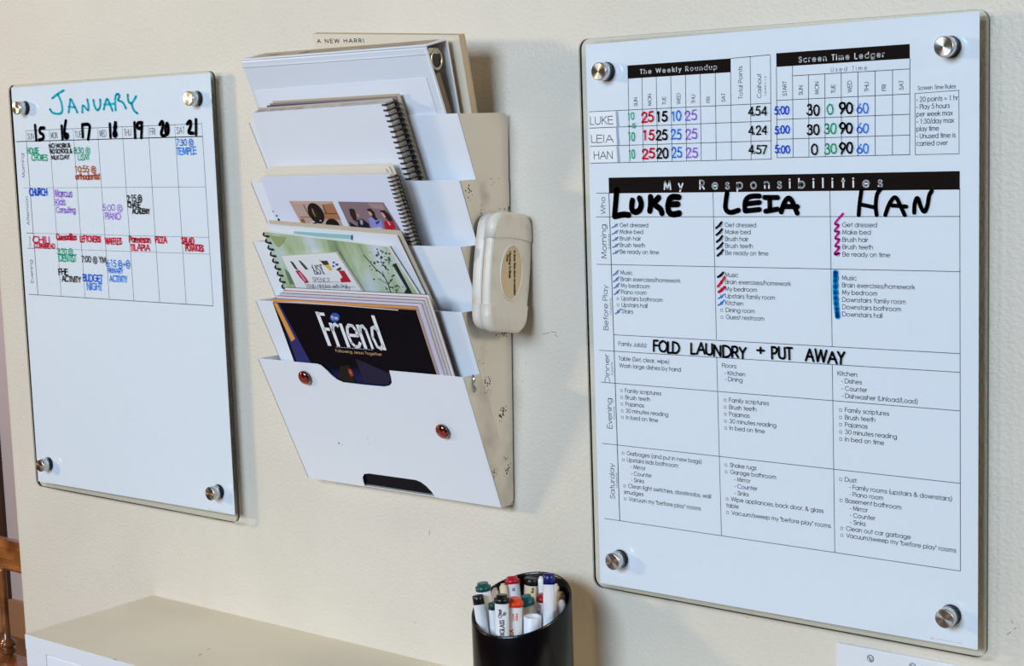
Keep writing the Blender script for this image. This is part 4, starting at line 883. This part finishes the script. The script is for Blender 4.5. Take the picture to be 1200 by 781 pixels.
# ------------------------------------------------------------------ cabinet, cup and markers
CZ = .7955
C = thing('cabinet', 'low white cabinet with beige top under the left board', 'cabinet', (-.2, -.11, 0))
cx0, cx1 = -.8165, .62
M_ctop = mat('beige_top', (228, 218, 196), .4, noise=((220, 209, 187), 3, .4, .6)); M_cab = mat('cabinet_white', (236, 238, 244), .45)
mb = MB().box((cx0, -.2195, CZ - .0206), (cx1, 0, CZ - .0003)); build('body_top', mb, M_cab, C, 'white edged cabinet top').name = 'top_panel'
mb = MB().box((cx0 + .0002, -.2190, CZ - .0004), (cx1, -.0008, CZ)); build('top_surface', mb, M_ctop, C)
build('side_panel', MB().box((cx0 + .0002, -.2150, 0), (cx0 + .020, 0, CZ - .021)), M_cab, C)
build('side_panel', MB().box((cx1 - .020, -.2150, 0), (cx1 - .001, 0, CZ - .021)), M_cab, C)
build('back_panel', MB().box((cx0 + .02, -.008, .02), (cx1 - .02, -.002, CZ - .021)), M_cab, C)
build('base_panel', MB().box((cx0 + .02, -.213, .02), (cx1 - .02, -.008, .04)), M_cab, C)
build('frame_post', MB().box((cx0 + .0002, -.2190, 0), (cx0 + .045, -.2152, CZ - .021)), M_cab, C)
dw = (cx1 - cx0 - .095) / 3
for k in range(3):
    x_ = cx0 + .0455 + k * (dw + .002); d_ = build('door', MB().box((x_, -.2190, .03), (x_ + dw, -.2040, CZ - .0216)), mat('door_white', (242, 246, 255), .3), C, bevel=.001)
    build('knob', MB().lathe([(0, 0), (.006, 0), (.006, .012), (.014, .016), (.014, .022), (0, .025)], (x_ + dw - .03, -.2190, .55), (0, -1, 0), 16), M_steel, d_)
mb = MB()
for px, py, dx, dy in ((233, 769, 3, -2), (243, 762, 3, -1)):
    d1 = ray(px, py); a = CAM + d1 * ((CZ - CAM.z) / d1.z); d1 = ray(px + dx, py + dy); b = CAM + d1 * ((CZ - CAM.z) / d1.z)
    mb.ribbon([(a.x, a.y), (b.x, b.y)], .0010, lambda u, v: (u, v, CZ + .0003))
d1 = ray(130, 775); a = CAM + d1 * ((CZ - CAM.z) / d1.z); mb.face([(a.x + .004 * math.cos(k), -.2192 + .0016 * abs(math.sin(k)), CZ + .0003) for k in (0, .8, 1.57, 2.3, 3.14)])
build('printed_nick', mb, mat('nick', (90, 78, 66), .8), C).name = 'nick'

CC = Vector((-.0447, -.0950, 0)); VV = Vector((-.631, .7758, 0)); RV = Vector((.7758, .631, 0)); CR = .0562
def rim(a, r): # direction angle a measured from RV towards VV
    return .9320 + .21 * r * math.cos(a) + .33 * r * math.sin(a)
mb = MB(); n = 64; rings = []
def ringc(r, zf): return [CC + RV * (r * math.cos(2 * PI * k / n)) + VV * (r * math.sin(2 * PI * k / n)) + Vector((0, 0, zf(2 * PI * k / n, r))) for k in range(n)]
zt_ = lambda a, r: rim(a, r)
prof = [ringc(.0002, lambda a, r: CZ + .0005), ringc(CR - .0015, lambda a, r: CZ + .0005), ringc(CR, lambda a, r: CZ + .002), ringc(CR, lambda a, r: rim(a, r) - .001), ringc(CR - .0004, zt_), ringc(CR - .0020, zt_), ringc(CR - .0024, lambda a, r: rim(a, r) - .001), ringc(CR - .0024, lambda a, r: CZ + .004), ringc(.0002, lambda a, r: CZ + .004)]
for i in range(len(prof) - 1):
    for k in range(n): k2 = (k + 1) % n; mb.add([prof[i][k], prof[i][k2], prof[i + 1][k2], prof[i + 1][k]], [(0, 1, 2, 3)], 0, i in (2, 6))
top('pencil_cup', mb, mat('black_gloss', (5, 5, 9), .22, spec=.3), 'glossy black round cup with slanted rim, full of markers', 'cup', CC + Vector((0, 0, CZ)))
def cupat(px, py, v):
    d_ = ray(px, py); p0 = CC + VV * v; return CAM + d_ * ((p0 - CAM).dot(VV) / d_.dot(VV))
def marker(lab, a, b, v, r, capc, bodyc, caplen=.011, style='round', txt=None, inkc=None, name='marker', cat='marker', flat_end=False):
    """a: pixel of the top centre at depth v in the cup, b: where the barrel stands on the cup floor"""
    A = cupat(*a, v); o = CC + RV * b[0] + VV * b[1] + Vector((0, 0, CZ + .007))
    L = (A - o).length; ax = (A - o) / L
    g = thing(name, lab, cat, o, group='markers in the black cup' if cat == 'marker' else None)
    if style == 'round':
        build('barrel', MB().lathe([(0, 0), (r, 0), (r, L - caplen), (0, L - caplen)], o, ax, 24), mat('barrel_' + bodyc, BODY[bodyc], .35), g)
        q = A - ax * caplen; build('cap', MB().lathe([(0, 0), (r * 1.10, 0), (r * 1.10, caplen * .55), (r * .80, caplen * .66), (r * .76, caplen), (0, caplen)], q, ax, 24), mat('cap_' + capc, CAPC[capc], .3), g)
    elif style == 'straight':
        build('barrel', MB().lathe([(0, 0), (r, 0), (r, L - caplen), (0, L - caplen)], o, ax, 24), mat('barrel_' + bodyc, BODY[bodyc], .35), g)
        q = A - ax * caplen; build('cap', MB().lathe([(0, 0), (r * 1.02, 0), (r * 1.0, caplen), (r * .8, caplen + .0008), (0, caplen + .0008)], q, ax, 24), mat('cap_' + capc, CAPC[capc], .3), g)
    elif style == 'blunt':
        build('barrel', MB().lathe([(0, 0), (r, 0), (r, L - .003), (r * .75, L - .0006), (0, L)], o, ax, 20), mat('barrel_' + bodyc, BODY[bodyc], .5), g)
        build('tip', MB().lathe([(0, 0), (r * .6, 0), (r * .55, .0012), (0, .0014)], A, ax, 12), mat('barrel_' + bodyc, BODY[bodyc], .5), g)
    if txt:
        back = (CAM - A); back -= ax * back.dot(ax); back.normalize(); rt = ax.cross(back).normalized() * -1
        mb = MB(); mb.sub = .0007
        for (s, d0, off, cap, ln) in txt:
            # reads upward along the barrel
            def fr(u, v, off=off, d0=d0):
                th = (off + v) / r; rr = r * 1.012
                return A - ax * (d0 - u) + (back * math.cos(th) - rt * math.sin(th) * -1) * rr
            letter(mb, s, fr, 0, 0, cap, ln, wt=.19)
        build('printed_words', mb, mat('ink_' + inkc, CAPC[inkc], .5), g)
    return g
BODY = dict(white=(236, 238, 244), cream=(226, 208, 178), pinkish=(240, 226, 222), grey=(190, 186, 180), tan=(205, 180, 140))
CAPC = dict(black=(14, 14, 18), green=(10, 82, 78), darkgreen=(10, 60, 50), teal=(24, 100, 110), red=(180, 22, 40), orange=(235, 70, 30), blue=(18, 26, 110), white=(236, 238, 244), purple=(120, 50, 110))
marker('black flat-capped marker at the far left of the cup', (560, 698.5), (-0.0321, -0.0243), -0.0028, .0063, 'black', 'white', .0095, 'straight')
marker('dark green capped marker leaning at the left back of the cup', (565.5, 683.5), (-0.0272, 0.0151), 0.0164, .0080, 'green', 'white', .0085, txt=[('EXPO', .026, .001, .0036, .014)] and None)
marker('thin white pen without cap beside the dark green marker', (580.5, 691), (-0.0360, 0.0308), 0.0306, .0042, 'white', 'white', .004, 'blunt')
marker('cream wooden-ended stick between green and red caps', (589.5, 685.5), (-0.0107, -0.0059), 0.0287, .0044, 'white', 'cream', .004, 'blunt')
marker('red capped marker at the back left of the cup', (600, 675.5), (0.0014, 0.0021), 0.0385, .0077, 'red', 'white', .0088, txt=[('M', .0165, -.002, .0036, .003), ('----', .0225, .003, .0020, .007)], inkc='purple')
marker('black capped marker with black lettering at the front centre', (588, 697), (-0.0240, -0.0380), -0.0243, .0078, 'black', 'white', .0092, txt=[('Chisel', .0245, .0006, .0036, .0090), ('Tip', .0225, -.0040, .0034, .0045), ('XGLASS', .0440, -.0022, .0048, .0170)], inkc='black')
marker('bright orange capped marker at the front centre of the cup', (604, 701), (-0.0155, -0.0199), -0.0145, .0084, 'orange', 'white', .0090, txt=[('Low', .0235, .0008, .0030, .0075), ('odor', .0235, -.0034, .0030, .0080), ('REX', .0450, .0012, .0060, .0110)], inkc='orange')
marker('teal capped marker leaning left behind the orange one', (615.5, 698.5), (0.0331, 0.0044), 0.0057, .0080, 'teal', 'grey', .0105, txt=[('Exp', .0300, .000, .0030, .0070)], inkc='black')
marker('wide black capped marker at the back of the cup', (623.5, 678), (-0.0002, 0.0442), 0.0421, .0085, 'black', 'cream', .0070, 'straight', txt=[('fine', .0150, -.003, .003, .006)], inkc='black')
marker('thin blue and white pen behind the tall blue marker', (634, 677.5), (0.0245, 0.0430), 0.0326, .0036, 'white', 'white', .004, 'blunt')
marker('tall navy blue capped marker standing highest at the right', (643.5, 673), (0.0256, -0.0384), -0.0023, .0066, 'blue', 'white', .0115, 'straight')
marker('dark red capped marker with purple lettering left of the tall blue one', (636.5, 697), (0.0011, 0.0277), 0.0178, .0062, 'red', 'white', .0080, txt=[('Bold', .0200, 0, .003, .009)], inkc='purple')
marker('white marker end behind the right side of the tall blue one', (651, 686), (0.0277, 0.0339), 0.0250, .0048, 'red', 'pinkish', .004, 'blunt')
marker('beige wooden stick end near the right rim of the cup', (657.5, 695.5), (0.0364, 0.0265), 0.0162, .0050, 'white', 'tan', .004, 'blunt')
marker('pinkish white stick lying below the beige one, right rim', (659, 705.5), (0.0119, 0.0347), -0.0002, .0050, 'white', 'pinkish', .004, 'blunt')
marker('narrow dark green capped marker behind the front black cap', (577.5, 708), (-0.0269, 0.0002), -0.0098, .0050, 'darkgreen', 'white', .0060, 'straight')
# open white tube
A = cupat(624, 722.5, -.014); o_ = Vector((A.x - .004, A.y, CZ + .006)); ax = (A - o_).normalized(); L = (A - o_).length
tb = thing('plastic_tube', 'open hollow white tube in front of the teal marker', 'tube', o_)
build('tube_wall', MB().lathe([(.0096, 0), (.0100, 0), (.0100, L - .0004), (.0096, L), (.0080, L), (.0078, L - .001), (.0078, L - .03), (0, L - .03)], o_, ax, 28), mat('tube_white', (238, 240, 246), .4), tb)
build('tube_core', MB().lathe([(0, L - .0299), (.0046, L - .0299), (.0046, L - .005), (0, L - .004)], o_, ax, 16), mat('core_tan', (200, 180, 160), .6), tb)

# ------------------------------------------------------------------ switch plate below the right board
SP = thing('switch_plate', 'white multi-gang wall switch plate below the chore chart board', 'switch plate', (.295, 0, .806))
px0, px1, pz0, pz1 = .2950, .4620, .8050, .9232
mb = MB().prism(rrect(px0, px1, pz0, pz1, 0, .003), (0, -.0050, 0)); build('plate', mb, mat('plate_white', (232, 234, 240), .3), SP, bevel=.0018)
for k in range(3):
    x_ = .3337 + k * .0456
    for z_ in (.9134, .8170):
        s_ = build('screw', MB().lathe([(.0001, .0014), (.0026, .0013), (.0034, .0004), (.0034, 0)], (x_, -.0050, z_), (0, -1, 0), 20), mat('screw_white', (205, 208, 214), .35), SP)
        c, sn = math.cos(-.95), math.sin(-.95); q = [(-.0028, -.00045), (.0028, -.00045), (.0028, .00045), (-.0028, .00045)]
        build('screw_slot', MB().face([(x_ + a * c - b * sn, -.00655, z_ + a * sn + b * c) for a, b in q]), M_rubber, s_)
        build('screw_rim', MB().tube([(x_ + .0036 * math.cos(k2 * PI / 10), -.0051, z_ + .0036 * math.sin(k2 * PI / 10)) for k2 in range(20)], .0003, 5, closed=True), M_rubber, s_)
    build('toggle', MB().prism([(x_ - .004, -.005, .856), (x_ + .004, -.005, .856), (x_ + .004, -.005, .872), (x_ - .004, -.005, .872)], (0, -.010, .006)), mat('plate_white', (232, 234, 240), .3), SP, bevel=.001)

# ------------------------------------------------------------------ wooden chair in the room beyond
M_oak = mat('varnished_oak', (176, 112, 58), .22, coat=.5, noise=((104, 52, 22), 14, .35, .65))
yc = .34
a_, b_ = at(0, 628, yc), at(18, 672, yc)
xl_, xr_ = -2.02, -1.585; zt2 = at(8, 632, yc).z; zb2 = at(8, 668, yc).z
CH = thing('wooden_chair', 'varnished brown wooden chair with turned spindles beyond the wall end', 'chair', ((xl_ + xr_) / 2, yc - .2, 0))
h_ = zt2 - zb2
prof_ = [(.012, 0), (-.002, 0), (-.008, .10), (-.002, .20), (-.006, .32), (-.014, .45), (-.014, .80), (-.006, 1), (.008, 1), (.014, .8)]
mb = MB(); mb.prism([(xl_ - .02, yc + a, zb2 + b * h_) for a, b in prof_], (xr_ - xl_ + .04, 0, 0)); build('crest_rail', mb, M_oak, CH)
zr = at(6, 757, yc).z; r = .0095; zs = .440
def turned(nm, x, y, z0, z1, k=1.0):
    q = r * k; a = zr - z0; L = z1 - z0
    pr = [(0, 0), (q * .9, 0), (q * 1.3, a - .027), (q * .95, a - .019), (q * 1.6, a - .012), (q * 1.8, a - .006), (q * 1.2, a), (q * 1.9, a + .004), (q * 1.6, a + .011), (q * .95, a + .018), (q * .85, a + .05), (q * .9, L - .01), (q * .9, L), (0, L)]
    build(nm, MB().lathe(pr, (x, y, z0), (0, 0, 1), 16), M_oak, CH)
xs = at(4.5, 700, yc).x
for k in range(5): turned('spindle', xs - .02 - k * .072, yc, zs, zb2 + .004) if k else turned('spindle', xs, yc, zs, zb2 + .004)
turned('stile', xl_, yc, zs, zb2 + .006, 1.4); 
mb = MB().box((xl_ - .03, yc - .42, zs - .032), (xr_ + .03, yc + .02, zs)); build('seat', mb, M_oak, CH, bevel=.008)
for x_ in (xl_ + .01, xr_ - .01):
    for y_ in (yc - .01, yc - .38): build('leg', MB().lathe([(0, 0), (.012, 0), (.019, .18), (.014, .22), (.020, .26), (.017, zs - .034), (0, zs - .034)], (x_, y_, 0), (0, 0, 1), 14), M_oak, CH)
for y_ in (yc - .01, yc - .38): build('stretcher', MB().lathe([(0, 0), (.008, 0), (.011, .2), (.008, xr_ - xl_ - .02), (0, xr_ - xl_ - .02)], (xl_ + .01, y_, .15), (1, 0, 0), 10), M_oak, CH)
for o in COL.objects:
    if o.get('kind') == 'structure' and 'category' in o: del o['category']
